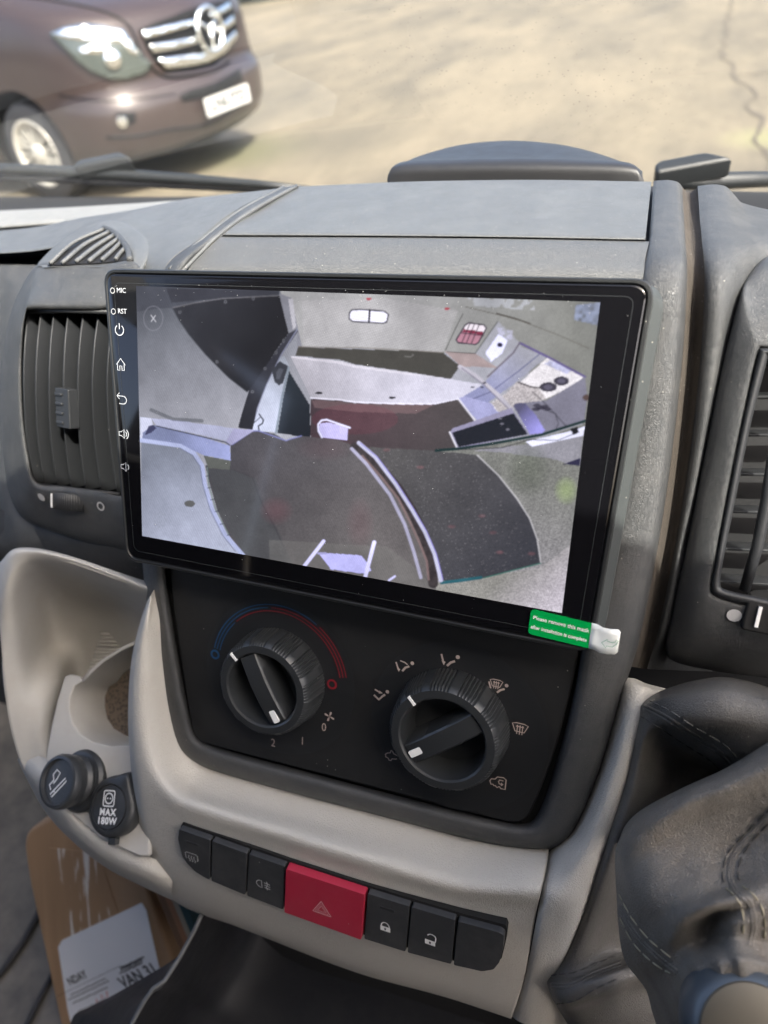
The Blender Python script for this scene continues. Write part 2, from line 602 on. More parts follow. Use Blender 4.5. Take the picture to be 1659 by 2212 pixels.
def mat_concrete():
    m, t, b = nmat('concrete_ground')
    L = t.links.new
    g = N(t, 'ShaderNodeNewGeometry')
    n1 = N(t, 'ShaderNodeTexNoise'); n1.inputs['Scale'].default_value = 1.3; n1.inputs['Detail'].default_value = 8; n1.inputs['Roughness'].default_value = .65
    n2 = N(t, 'ShaderNodeTexNoise'); n2.inputs['Scale'].default_value = 14; n2.inputs['Detail'].default_value = 6
    n3 = N(t, 'ShaderNodeTexNoise'); n3.inputs['Scale'].default_value = .35; n3.inputs['Detail'].default_value = 4
    mpp = N(t, 'ShaderNodeMapping'); mpp.inputs['Scale'].default_value = (1, .38, 1); L(g.outputs['Position'], mpp.inputs[0])
    for n in (n1, n2, n3): L(mpp.outputs[0], n.inputs['Vector'])
    r1 = N(t, 'ShaderNodeValToRGB')
    e = r1.color_ramp.elements
    e[0].position = .3; e[0].color = (.07, .062, .046, 1); e[1].position = .62; e[1].color = (.138, .116, .079, 1)
    L(n1.outputs['Fac'], r1.inputs[0])
    mx = N(t, 'ShaderNodeMix', data_type='RGBA'); mx.blend_type = 'MULTIPLY'; mx.inputs[0].default_value = .5
    L(r1.outputs[0], mx.inputs[6])
    r2 = N(t, 'ShaderNodeMapRange'); r2.inputs[1].default_value = .3; r2.inputs[2].default_value = .6; r2.inputs[3].default_value = .75; r2.inputs[4].default_value = 1.05
    L(n2.outputs['Fac'], r2.inputs[0]); L(r2.outputs[0], mx.inputs[7])
    # moss stain beside the van's nose and along the crack
    last = mx.outputs[2]
    for (x, y, rad, col, amt) in ((-3.45, 5.6, .75, (.075, .080, .035), .6), (-2.75, 5.9, .8, (.07, .062, .045), .7), (.62, 5.5, .35, (.17, .17, .08), .55)):
        sb = N(t, 'ShaderNodeVectorMath', operation='DISTANCE'); sb.inputs[1].default_value = (x, y, -1.25)
        L(g.outputs['Position'], sb.inputs[0])
        mr = N(t, 'ShaderNodeMapRange'); mr.inputs[1].default_value = rad; mr.inputs[2].default_value = rad * .2; mr.inputs[3].default_value = 0; mr.inputs[4].default_value = amt
        L(sb.outputs['Value'], mr.inputs[0])
        mu = N(t, 'ShaderNodeMath', operation='MULTIPLY'); L(mr.outputs[0], mu.inputs[0])
        nn = N(t, 'ShaderNodeMapRange'); nn.inputs[1].default_value = .25; nn.inputs[2].default_value = .5; L(n1.outputs['Fac'], nn.inputs[0]); L(nn.outputs[0], mu.inputs[1])
        mm = N(t, 'ShaderNodeMix', data_type='RGBA'); L(mu.outputs[0], mm.inputs[0]); L(last, mm.inputs[6]); mm.inputs[7].default_value = (*col, 1)
        last = mm.outputs[2]
    L(last, b.inputs['Base Color']); b.inputs['Roughness'].default_value = .85
    bp = N(t, 'ShaderNodeBump'); bp.inputs['Distance'].default_value = .006; bp.inputs['Strength'].default_value = .25
    L(n2.outputs['Fac'], bp.inputs['Height']); L(bp.outputs[0], b.inputs['Normal'])
    return m


MAT['concrete'] = mat_concrete()
MAT['van_paint'] = plain('van_paint_brown', (.028, .0175, .0155), .35, metal=.15, coat=.5, coat_r=.03)
MAT['van_glass'] = plain('van_glass', (.01, .012, .014), .05)
MAT['van_black'] = plain('van_black_plastic', (.003, .003, .0035), .6, spec=.2)
MAT['lens'] = plain('headlamp_lens', (.3, .32, .32), .15, metal=.5)
MAT['lens_dark'] = plain('headlamp_inner', (.055, .065, .058), .2, metal=.2, coat=.6)
MAT['silver'] = plain('alloy_silver', (.62, .6, .54), .35, metal=.6)
MAT['plate'] = plain('plate_white', (.42, .42, .40), .4)
MAT['hedge'] = plain('hedge_dark', (.03, .035, .03), .9)


def mat_screen():
    m, t, b = nmat('screen_picture')
    at = N(t, 'ShaderNodeAttribute'); at.attribute_name = 'picture'
    b.inputs['Base Color'].default_value = (.004, .004, .005, 1)
    b.inputs['Roughness'].default_value = .07
    t.links.new(at.outputs['Color'], b.inputs['Emission Color'])
    b.inputs['Emission Strength'].default_value = SCREEN_E
    return m


def mat_card():
    m, t, b = nmat('cardboard')
    L = t.links.new
    g = N(t, 'ShaderNodeNewGeometry')
    mp = N(t, 'ShaderNodeMapping'); mp.inputs['Scale'].default_value = (60, 4, 4); mp.inputs['Rotation'].default_value = (0, .35, 0)
    n1 = N(t, 'ShaderNodeTexNoise'); n1.inputs['Scale'].default_value = 1.2; n1.inputs['Detail'].default_value = 4
    L(g.outputs['Position'], mp.inputs[0]); L(mp.outputs[0], n1.inputs['Vector'])
    r = N(t, 'ShaderNodeValToRGB'); e = r.color_ramp.elements
    e[0].position = .3; e[0].color = (.36, .225, .125, 1); e[1].position = .75; e[1].color = (.44, .285, .165, 1)
    L(n1.outputs['Fac'], r.inputs[0]); L(r.outputs[0], b.inputs['Base Color']); b.inputs['Roughness'].default_value = .6
    return m


def mat_tape():
    m, t, b = nmat('flecked_tape')
    L = t.links.new
    g = N(t, 'ShaderNodeNewGeometry')
    mp = N(t, 'ShaderNodeMapping'); mp.inputs['Scale'].default_value = (110, 12, 12); mp.inputs['Rotation'].default_value = (0, .28, 0)
    n1 = N(t, 'ShaderNodeTexNoise'); n1.inputs['Scale'].default_value = 1.5; n1.inputs['Detail'].default_value = 6
    L(g.outputs['Position'], mp.inputs[0]); L(mp.outputs[0], n1.inputs['Vector'])
    r = N(t, 'ShaderNodeValToRGB'); e = r.color_ramp.elements
    e[0].position = .54; e[0].color = (.38, .24, .135, 1); e[1].position = .62; e[1].color = (.8, .76, .7, 1)  # stretched noise breaks the brown into white streaks
    L(n1.outputs['Fac'], r.inputs[0]); L(r.outputs[0], b.inputs['Base Color']); b.inputs['Roughness'].default_value = .55
    return m


def mat_floor():
    m, t, b = nmat('floor_mat')
    L = t.links.new
    g = N(t, 'ShaderNodeNewGeometry')
    n1 = N(t, 'ShaderNodeTexNoise'); n1.inputs['Scale'].default_value = 5; n1.inputs['Detail'].default_value = 7; n1.inputs['Roughness'].default_value = .7
    L(g.outputs['Position'], n1.inputs['Vector'])
    r = N(t, 'ShaderNodeValToRGB'); e = r.color_ramp.elements
    e[0].position = .35; e[0].color = (.05, .05, .048, 1); e[1].position = .72; e[1].color = (.26, .23, .19, 1)
    L(n1.outputs['Fac'], r.inputs[0]); L(r.outputs[0], b.inputs['Base Color']); b.inputs['Roughness'].default_value = .7
    return m


def mat_cork():
    m, t, b = nmat('speckled_dirt')
    L = t.links.new
    g = N(t, 'ShaderNodeNewGeometry')
    n1 = N(t, 'ShaderNodeTexVoronoi'); n1.inputs['Scale'].default_value = 420
    L(g.outputs['Position'], n1.inputs['Vector'])
    r = N(t, 'ShaderNodeValToRGB'); e = r.color_ramp.elements
    e[0].position = .1; e[0].color = (.03, .024, .02, 1); e[1].position = .6; e[1].color = (.13, .10, .075, 1)
    L(n1.outputs['Distance'], r.inputs[0]); L(r.outputs[0], b.inputs['Base Color']); b.inputs['Roughness'].default_value = .8
    return m


SCREEN_E = .34
MAT['screen'] = mat_screen()
MAT['card'] = mat_card()
MAT['tape'] = mat_tape()
MAT['floor'] = mat_floor()
MAT['cork'] = mat_cork()


def mat_windscreen():
    m, t, b = nmat('windscreen_glass')
    L = t.links.new
    out = t.nodes['Material Output']
    t.nodes.remove(b)
    tr = N(t, 'ShaderNodeBsdfTransparent'); tr.inputs[0].default_value = (.93, .96, .95, 1)
    gl = N(t, 'ShaderNodeBsdfGlossy'); gl.inputs['Roughness'].default_value = .01
    df = N(t, 'ShaderNodeBsdfDiffuse'); df.inputs[0].default_value = (.6, .6, .58, 1)
    fr = N(t, 'ShaderNodeFresnel'); fr.inputs[0].default_value = 1.45
    a = N(t, 'ShaderNodeMixShader'); L(fr.outputs[0], a.inputs[0]); L(tr.outputs[0], a.inputs[1]); L(gl.outputs[0], a.inputs[2])
    # film of road dust with small specks
    g = N(t, 'ShaderNodeNewGeometry')
    vo = N(t, 'ShaderNodeTexVoronoi'); vo.inputs['Scale'].default_value = 260
    L(g.outputs['Position'], vo.inputs['Vector'])
    lt = N(t, 'ShaderNodeMath', operation='LESS_THAN'); lt.inputs[1].default_value = .13; L(vo.outputs['Distance'], lt.inputs[0])
    no = N(t, 'ShaderNodeTexNoise'); no.inputs['Scale'].default_value = 5; no.inputs['Detail'].default_value = 4; L(g.outputs['Position'], no.inputs['Vector'])
    mr = N(t, 'ShaderNodeMapRange'); mr.inputs[1].default_value = .5; mr.inputs[2].default_value = .75; mr.inputs[4].default_value = .35; L(no.outputs['Fac'], mr.inputs[0])
    mu = N(t, 'ShaderNodeMath', operation='MULTIPLY'); L(lt.outputs[0], mu.inputs[0]); L(mr.outputs[0], mu.inputs[1])
    ad = N(t, 'ShaderNodeMath', operation='ADD'); ad.inputs[1].default_value = .035; L(mu.outputs[0], ad.inputs[0])
    fx = N(t, 'ShaderNodeMixShader'); L(ad.outputs[0], fx.inputs[0]); L(a.outputs[0], fx.inputs[1]); L(df.outputs[0], fx.inputs[2])
    L(fx.outputs[0], out.inputs[0])
    return m


MAT['windscreen'] = mat_windscreen()
#

# ================================================================== outdoors
GZ = CW[2] - 1.432
V_, F_ = [], []
o = mk2('concrete_yard', [(-60, -30, GZ), (60, -30, GZ), (60, 90, GZ), (-60, 90, GZ)], [(0, 1, 2, 3)], MAT['concrete'], None, smooth=False)
tag(o, kind='structure')


def gpt(px, py, z=GZ + .004):
    d = ray(px, py); s = (z - CW[2]) / d[2]
    return Vector(CW + s * d)


# crack across the yard: a ragged thin strip of dark filler
def crack(pxs, w):
    pts = [gpt(*p) for p in pxs]
    dense = []
    for i in range(len(pts) - 1):
        n = 14
        for k in range(n):
            q = pts[i].lerp(pts[i + 1], k / n)
            q = q + Vector((noise.noise(q * 3.0) * .10, noise.noise(q * 3.3 + Vector((5, 5, 5))) * .06, 0))
            dense.append(q)
    dense.append(pts[-1])
    V, F = [], []
    for i, q in enumerate(dense):
        t = (dense[min(i + 1, len(dense) - 1)] - dense[max(i - 1, 0)]).normalized()
        nn = Vector((-t.y, t.x, 0))
        ww = w * (.35 + 1.3 * abs(noise.noise(q * 4)))
        V += [q + nn * ww, q - nn * ww]
    for i in range(len(dense) - 1):
        F.append((2 * i, 2 * i + 1, 2 * i + 3, 2 * i + 2))
    return V, F


MAT['crack'] = plain('crack_fill', (.07, .06, .045), .9)
v1, f1 = crack([(1572, -60), (1580, 10), (1568, 60), (1558, 120), (1590, 160), (1625, 210), (1632, 270), (1648, 330), (1640, 400)], .022)
v2, f2 = crack([(1600, 165), (1640, 158), (1720, 150)], .014)
n = len(v1); v1 += v2; f1 += [tuple(i + n for i in f) for f in f2]
o = mk2('crack', v1, f1, MAT['crack'], None, smooth=False)
tag(o, kind='structure')

# low dark hedge line at the far side of the yard
hV, hF = [], []
e = empty('hedge', (-11, 20.5, GZ), 'dark clipped hedge far across the concrete yard', 'hedge')
bx0 = Vector((-30, 13.5, GZ)); bx1 = Vector((-6.6, 22.0, GZ))
dirv = (bx1 - bx0).normalized(); nrm = Vector((-dirv.y, dirv.x, 0))
for k in range(2600):
    u = random.random(); dpt = random.random() * .9; hz = random.random() ** .8 * 1.7
    c = bx0.lerp(bx1, u) + nrm * dpt + Vector((0, 0, hz + .05))
    s = .10 + random.random() * .12
    a = Vector((random.uniform(-1, 1), random.uniform(-1, 1), random.uniform(-1, 1))).normalized() * s
    bb = a.cross(Vector((random.uniform(-1, 1), random.uniform(-1, 1), .3))).normalized() * s
    i = len(hV); hV += [c - a, c + bb, c + a, c - bb]; hF.append((i, i + 1, i + 2, i + 3))
mk2('foliage', hV, hF, MAT['hedge'], e, smooth=False)
plh = Pl(bx0 + nrm * .3, dirv, (0, 0, 1))
boxm('branches', plh, 0, (bx1 - bx0).length, 0, .5, 0, 1.5, MAT['hedge'], e)

# ------------------------------------------------------------------ van in the yard
TH = .159
vr = Vector((-math.cos(TH), math.sin(TH), 0)); vl = Vector((math.sin(TH), math.cos(TH), 0))
VO = Vector((-3.273, 5.116, GZ))


def VL(l, r, z): return VO + vl * l + vr * r + Vector((0, 0, z))


van = empty('parked_van', VO, 'brown panel van with chrome grille parked beyond the windscreen', 'van')
rowsz = [(.24, .14, .90), (.29, .05, .95), (.40, .0, .975), (.56, -.015, .98), (.64, .0, .98), (.67, .03, .975), (.75, .04, .975), (.95, .05, .975), (1.06, .07, .965), (1.13, .12, .955),
         (1.2, .28, .945), (1.29, .6, .935), (1.38, .98, .925), (1.45, 1.2, .915), (2.2, 1.75, .86), (2.45, 2.05, .80), (2.55, 2.5, .62)]
loops = []
for z, f, w in rowsz:
    pts = [(-w, 5.6), (-w, 3.2), (-w, 1.75), (-w, f + .66), (-(w - .04), f + .42), (-(w - .13), f + .25), (-(w - .28), f + .135), (-.42, f + .055), (-.2, f + .012), (0, f - .008)]
    if z > 2: pts = [(-w, 5.6), (-w, 3.2), (-w, f + 1.0), (-w, f + .6), (-(w - .05), f + .3), (-(w - .12), f + .18), (-(w - .28), f + .08), (-.42, f + .02), (-.2, f), (0, f)]
    pts = pts + [(-a, b) for a, b in reversed(pts[:-1])]
    q = crom([Vector((a, b, 0)) for a, b in pts], 3)
    loops.append([VL(p.x, p.y, z) for p in q])
V = [p for l in loops for p in l]; nL = len(loops[0]); F = []
Fm = []
for i in range(len(loops) - 1):
    for j in range(nL):
        j2 = (j + 1) % nL
        F.append((i * nL + j, i * nL + j2, (i + 1) * nL + j2, (i + 1) * nL + j))
        Fm.append(1 if (rowsz[i][0] == 1.45 and 10 < j < nL - 12) else (2 if rowsz[i][0] < .28 else 0))
F.append(tuple(range(nL))); F.append(tuple(range((len(loops) - 1) * nL, len(loops) * nL)))
Fm += [2, 0]
vb = mk('body', V, F, [MAT['van_paint'], MAT['van_glass'], MAT['van_black']], van)
for p, mi in zip(vb.data.polygons, Fm): p.material_index = mi
BV['van'] = [(V, F)]
# wheel arches cut with a cylinder
cut_me = bpy.data.meshes.new('c'); bmc = bmesh.new()
for rr_ in (1.08, 4.4):
    for s_ in (-1, 1):
        geo = bmesh.ops.create_cone(bmc, cap_ends=True, segments=40, radius1=.415, radius2=.415, depth=.55)
        mtx = Matrix.Translation(VL(s_ * .88, rr_, .36) - VO) @ Matrix(((vl.x, vr.x, 0), (vl.y, vr.y, 0), (0, 0, 1))).to_4x4() @ Matrix.Rotation(math.pi / 2, 4, 'Y')
        bmesh.ops.transform(bmc, matrix=mtx, verts=geo['verts'])
bmesh.ops.recalc_face_normals(bmc, faces=bmc.faces)
bmc.to_mesh(cut_me); bmc.free()
cut = bpy.data.objects.new('c', cut_me); COL.objects.link(cut); cut.location = VO
cut_me.materials.append(MAT['van_black'])
bo = vb.modifiers.new('bo', 'BOOLEAN'); bo.object = cut; bo.operation = 'DIFFERENCE'; bo.solver = 'EXACT'
bpy.context.view_layer.update()
dg = bpy.context.evaluated_depsgraph_get()
newme = bpy.data.meshes.new_from_object(vb.evaluated_get(dg))
vb.modifiers.clear(); vb.data = newme
newme.polygons.foreach_set('use_smooth', [True] * len(newme.polygons))
es = vb.modifiers.new('e', 'EDGE_SPLIT'); es.split_angle = math.radians(40)
bpy.data.objects.remove(cut)
vbv = bvh_of('van')


for lat, rear in ((-.955, 1.08), (.955, 1.08), (-.955, 4.4), (.955, 4.4)):
    pl = Pl(VL(lat, rear, .345), vr, vl * (-1 if lat < 0 else 1))
    w_ = revolve('wheel', pl, [(.345, -.2), (.347, -.16), (.347, -.05), (.335, -.015), (.30, 0), (.235, 0), (.225, -.02), (.225, -.15), (.0, -.15)], MAT['dull_black'], van, 48, cap=False)
    Vr, Fr = [], []
    for k in range(10):
        a = 2 * math.pi * k / 10 + .2
        for dd in (-.13, .13):
            a1 = a + dd * .55; a2 = a + dd
            p = [pl(.045 * math.cos(a1), .045 * math.sin(a1), -.02), pl(.215 * math.cos(a2 - .05), .215 * math.sin(a2 - .05), -.012), pl(.215 * math.cos(a2 + .05), .215 * math.sin(a2 + .05), -.012), pl(.055 * math.cos(a1 + .12), .055 * math.sin(a1 + .12), -.02)]
            q = [x - pl.n * .03 for x in p]
            i = len(Vr); Vr += p + q
            Fr += [(i, i + 1, i + 2, i + 3), (i, i + 1, i + 5, i + 4), (i + 2, i + 3, i + 7, i + 6)]
    mk2('spokes', Vr, Fr, MAT['silver'], w_, smooth=False)
    revolve('rim', pl, [(.236, -.001), (.232, .004), (.214, .002), (.208, -.02), (.21, -.12)], MAT['silver'], w_, 48, cap=False)
    revolve('hub', pl, [(.065, -.03), (.06, -.008), (.03, .002), (.0, .003)], MAT['silver'], w_, 20, cap=False)

z3 = lambda pts: [(x * .3307, y * .3307) for x, y in pts]
hl = decal('headlight', z3([(335, 225), (430, 185), (560, 165), (800, 195), (850, 270), (915, 360), (985, 420), (940, 480), (830, 515), (720, 515), (600, 470), (500, 390), (400, 290)]), vbv, MAT['lens_dark'], van, lift=.006, step=9, thick=.02)
decal('reflector', z3([(350, 228), (430, 192), (560, 172), (790, 200), (845, 280), (900, 365), (840, 350), (790, 290), (690, 280), (560, 270), (430, 250)]), vbv, MAT['chrome'], hl, lift=.028, step=8, thick=.004)
decal('reflector', z3([(520, 320), (600, 290), (700, 290), (720, 330), (640, 350), (540, 350)]), vbv, MAT['chrome'], hl, lift=.028, step=7, thick=.004)
l_, n_ = onto(vbv, 725 * .3307, 385 * .3307, .03)
revolve('projector', Pl(l_, vr, n_), [(.06, 0), (.055, .02), (.042, .03), (.0, .035)], MAT['chrome'], hl, 24, cap=False)
# grille: dark opening, body-coloured surround line, chrome bars
gr = decal('grille', z3([(905, 195), (1000, 150), (1250, 60), (1490, -5), (1530, 90), (1545, 230), (1500, 300), (1400, 420), (1250, 455), (1080, 470), (1010, 400), (950, 300)]), vbv, MAT['van_black'], van, lift=.004, step=9, thick=.01)
for pts in ([(915, 210), (1090, 170), (1260, 130), (1265, 165), (1100, 215), (930, 258)], [(1340, 100), (1470, 20), (1485, 65), (1360, 128)],
            [(960, 295), (1120, 270), (1280, 240), (1300, 275), (1130, 320), (985, 345)], [(1385, 190), (1500, 105), (1508, 150), (1400, 232)],
            [(1015, 385), (1150, 370), (1290, 350), (1370, 325), (1470, 240), (1515, 200), (1525, 245), (1440, 350), (1340, 410), (1200, 435), (1065, 447)]):
    decal('grille_bar', z3(pts), vbv, MAT['chrome'], gr, lift=.03, step=8, thick=.012)
for pth, rr_ in ((z3([(120, -30), (420, 20), (620, 60), (760, 110), (840, 170), (880, 240), (915, 330), (970, 420), (1040, 485), (1110, 508), (1250, 495), (1400, 465), (1500, 400)]), .011),
                 (z3([(380, 620), (560, 650), (760, 660), (960, 640), (1150, 610)]), .006), (z3([(700, 900), (900, 890), (1100, 850), (1350, 810), (1560, 690)]), .012)):
    q_ = crom([Vector((*p, 0)) for p in pth], 5)
    pts_ = [onto(vbv, a.x, a.y, 0)[0] for a in q_]
    pts_ = [p for p in pts_ if p is not None]
    run_ = [pts_[0]]
    for p in pts_[1:]:
        if (p - run_[-1]).length < .3: run_.append(p)
    tube('panel_gap', run_, rr_, MAT['van_black'], van, 6)
l_, n_ = onto(vbv, 440, 66, .06)
ple = Pl(l_, -vl, -vr)
Vv, Ff = [], []
ring = [(.135 * math.cos(t * math.pi / 24), .135 * math.sin(t * math.pi / 24)) for t in range(48)]
emb = tube('emblem', [ple(x, y) for x, y in ring + ring[:2]], .016, MAT['chrome'], van, 8, caps=False)
for k in range(3):
    a = math.radians(90 + 120 * k)
    tube('star_arm', [ple(0, 0, .0), ple(.06 * math.cos(a), .06 * math.sin(a)), ple(.13 * math.cos(a), .13 * math.sin(a))], [.022, .013, .005], MAT['chrome'], emb, 6)
decal('air_intake', z3([(1170, 620), (1230, 590), (1400, 540), (1560, 450), (1580, 520), (1480, 590), (1310, 640), (1190, 665)]), vbv, MAT['van_black'], van, lift=.005, step=9, thick=.006)
fg = decal('fog_light_recess', z3([(765, 730), (880, 730), (890, 790), (820, 830), (760, 800)]), vbv, MAT['van_black'], van, lift=.004, step=8, thick=.004)
l_, n_ = onto(vbv, 798 * .3307, 792 * .3307, .014)
revolve('fog_light', Pl(l_, vr, n_), [(.042, 0), (.036, .012), (.0, .02)], MAT['chrome'], fg, 20, cap=False)
plp = Pl(VL(.025, -.055, .485), -vl, -vr)
npl = prism('number_plate', plp, rpoly([(-.262, -.06), (.262, -.06), (.262, .06), (-.262, .06)], .012), 0, .012, MAT['plate'], van)
# the plate is read from the front, so its left is the van's right-hand side
plt = Pl(plp(0, 0, .0125), vl, -vr)
text('lettering', plt, 'LNUTD', .105, MAT['dull_black'], npl, z=.002, bold=.0035, xs=1.25)

# ------------------------------------------------------------------ windscreen and wipers
g0 = W(0, 150, -330)
gb = Vector((0, g0.y, g0.z)); gup = Vector((0, -.76, .65)).normalized()
plg = Pl(gb, (1, 0, 0), Vector((0, .65, .76)))
Vg, Fg = [], []
NX = 16
for j in range(9):
    for i in range(NX + 1):
        x = -1.0 + 2.0 * i / NX
        bow = -.16 * x * x * (1)      # the glass wraps back at the sides
        p = gb + gup * (-.03 + .86 * j / 8) + Vector((x, bow, 0))
        Vg.append(p)
for j in range(8):
    for i in range(NX):
        a = j * (NX + 1) + i
        Fg.append((a, a + 1, a + NX + 2, a + NX + 1))
o = mk2('windscreen', Vg, Fg, MAT['windscreen'], None)
tag(o, 'large dusty sloping windscreen glass in front of the dashboard', 'windscreen')


def Pd(px, py, dist):
    d = Vector(ray(px, py)); return Vector(CW) + d * dist


wl = empty('windscreen_wiper', Pd(110, 365, .78), 'long wiper arm outside the glass, in front of the brown van', 'wiper', 'wipers lying on the windscreen')
tube('wiper_arm', [Pd(-120, 360, .80), Pd(60, 366, .79), Pd(250, 376, .775), Pd(420, 388, .76), Pd(560, 398, .745), Pd(680, 410, .73)], [.005, .0055, .006, .0055, .004, .003], MAT['wiper'], wl)
tube('blade', [Pd(-120, 374, .81), Pd(60, 384, .80), Pd(250, 394, .785), Pd(420, 402, .77), Pd(640, 412, .75)], [.004] * 5, MAT['dull_black'], wl)
pw = Pl(Pd(225, 353, .775), Vector(ray(290, 356)) - Vector(ray(165, 350)), Vector((0, -.3, .95)))
prism('wiper_head', pw, [(-.030, -.012), (.024, -.012), (.040, -.014), (.022, .002), (-.025, .002), (-.030, -.003)], -.009, .009, MAT['wiper'], wl, bevel=.004)
wr = empty('windscreen_wiper', Pd(1540, 380, .56), 'wiper with hooked head outside the glass at right of the document holder', 'wiper', 'wipers lying on the windscreen')
tube('wiper_arm', [Pd(1425, 392, .58), Pd(1520, 392, .58), Pd(1620, 388, .585), Pd(1800, 384, .60)], [.006, .007, .0065, .005], MAT['wiper'], wr)
pw = Pl(Pd(1478, 365, .575), Vector(ray(1560, 368)) - Vector(ray(1410, 366)), Vector((0, -.3, .95)))
prism('wiper_head', pw, [(-.024, -.010), (.022, -.010), (.034, -.010), (.016, .005), (-.019, .005), (-.024, .0)], -.009, .009, MAT['wiper'], wr, bevel=.003)
# black cowl under the base of the glass
loft('cowl', [[(-200, 425, -430), (400, 425, -400), (700, 418, -380), (1100, 415, -350), (1500, 412, -330), (1900, 420, -330)],
              [(-200, 436, -330), (400, 432, -310), (700, 428, -290), (1100, 425, -270), (1500, 420, -240), (1900, 430, -240)],
              [(-200, 470, -235), (300, 462, -235), (700, 455, -230), (1100, 455, -220), (1500, 450, -200), (1900, 470, -200)]], plain('cowl_black', (.003, .003, .003), .9), None, nr=2, nc=2)
tag(bpy.data.objects['cowl'], 'black scuttle strip along the foot of the windscreen', 'scuttle')

# ================================================================== dashboard
dash = empty('dashboard', W(0, -150, -120), 'grey and beige van dashboard spanning the whole picture', 'dashboard')
DP, DL = MAT['dash'], MAT['dash_low']

# strip between the screen and the lid
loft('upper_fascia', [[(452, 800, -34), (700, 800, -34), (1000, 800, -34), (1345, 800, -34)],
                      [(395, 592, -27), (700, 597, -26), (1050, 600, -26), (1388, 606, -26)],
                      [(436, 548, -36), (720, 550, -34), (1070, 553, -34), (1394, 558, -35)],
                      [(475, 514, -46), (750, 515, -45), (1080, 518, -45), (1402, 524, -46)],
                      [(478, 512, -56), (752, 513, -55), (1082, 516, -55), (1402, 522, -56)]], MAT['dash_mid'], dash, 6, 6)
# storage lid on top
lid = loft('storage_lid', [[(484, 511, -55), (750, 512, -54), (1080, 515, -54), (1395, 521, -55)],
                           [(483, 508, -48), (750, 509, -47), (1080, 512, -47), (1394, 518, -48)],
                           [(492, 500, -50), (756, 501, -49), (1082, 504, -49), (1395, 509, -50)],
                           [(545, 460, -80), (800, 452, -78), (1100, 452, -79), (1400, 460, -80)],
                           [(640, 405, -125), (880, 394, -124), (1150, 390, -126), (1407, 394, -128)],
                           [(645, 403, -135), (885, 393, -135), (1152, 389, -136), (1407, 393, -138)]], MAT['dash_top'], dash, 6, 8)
loft('lid_backing', [[(440, 520, -62), (1440, 530, -62)], [(600, 440, -105), (1440, 440, -105)], [(640, 412, -142), (1440, 402, -150)]], MAT['dark'], dash, 2, 2)  # added dark sheet that keeps daylight out of the gap round the lid
# centre frame: one U-shaped moulding from the lid, down the right, round the controls and up the left
fr = [
    [(1412, 391, -130), (1420, 390, -128), (1445, 389, -127), (1464, 393, -130), (1474, 404, -141)],
    [(1401, 520, -50), (1408, 520, -46), (1440, 520, -45), (1472, 521, -48), (1482, 523, -60)],
    [(1384, 606, -30), (1394, 604, -24), (1440, 603, -21), (1474, 602, -24), (1486, 605, -37)],
    [(1372, 750, -28), (1385, 750, -20), (1430, 750, -18), (1462, 750, -21), (1478, 755, -35)],
    [(1350, 950, -28), (1365, 950, -20), (1410, 950, -18), (1441, 950, -21), (1457, 955, -35)],
    [(1310, 1150, -28), (1325, 1150, -20), (1378, 1150, -18), (1412, 1150, -21), (1428, 1154, -35)],
    [(1262, 1350, -28), (1275, 1350, -19), (1335, 1350, -18), (1373, 1350, -21), (1390, 1352, -35)],
    [(1238, 1500, -27), (1250, 1500, -18), (1295, 1502, -17), (1330, 1503, -20), (1343, 1506, -33)],
    [(1204, 1640, -27), (1216, 1644, -17), (1255, 1650, -16), (1286, 1658, -19), (1297, 1663, -31)],
    [(1170, 1740, -27), (1180, 1752, -17), (1206, 1770, -16), (1232, 1788, -19), (1240, 1796, -30)],
    [(1145, 1776, -27), (1150, 1788, -17), (1168, 1806, -16), (1186, 1826, -19), (1190, 1836, -30)],
    [(1100, 1776, -27), (1097, 1788, -17), (1090, 1804, -16), (1083, 1822, -19), (1081, 1832, -30)],
    [(900, 1729, -27), (897, 1741, -17), (890, 1756, -16), (883, 1773, -19), (881, 1783, -30)],
    [(650, 1663, -27), (647, 1675, -17), (640, 1690, -16), (633, 1707, -19), (630, 1717, -30)],
    [(475, 1614, -27), (470, 1626, -17), (463, 1641, -16), (454, 1656, -19), (449, 1665, -30)],
    [(428, 1590, -27), (418, 1599, -17), (405, 1609, -16), (392, 1620, -19), (385, 1627, -30)],
    [(408, 1530, -27), (397, 1532, -17), (382, 1538, -16), (364, 1545, -19), (355, 1550, -30)],
    [(388, 1430, -27), (377, 1430, -17), (362, 1431, -16), (344, 1433, -19), (333, 1436, -30)],
    [(368, 1310, -27), (358, 1310, -17), (345, 1311, -16), (328, 1313, -19), (318, 1316, -30)],
    [(355, 1200, -28), (346, 1200, -19), (334, 1201, -17), (317, 1203, -20), (307, 1206, -31)],
    [(345, 1000, -28), (336, 1000, -22), (324, 1000, -20), (308, 1000, -23), (298, 1000, -34)],
    [(352, 750, -28), (343, 750, -23), (331, 750, -21), (316, 750, -24), (306, 750, -36)],
    [(398, 590, -29), (392, 586, -23), (384, 583, -21), (366, 582, -24), (354, 583, -34)],
    [(475, 514, -48), (466, 512, -46), (455, 512, -44), (440, 514, -47), (429, 517, -58)],
    [(556, 455, -82), (547, 453, -79), (536, 452, -77), (521, 453, -80), (510, 455, -92)],
    [(648, 404, -126), (640, 402, -123), (628, 402, -121), (612, 405, -125), (602, 409, -137)],
]
loft('centre_frame', fr, DP, dash, 7, 3, bvh='frame')
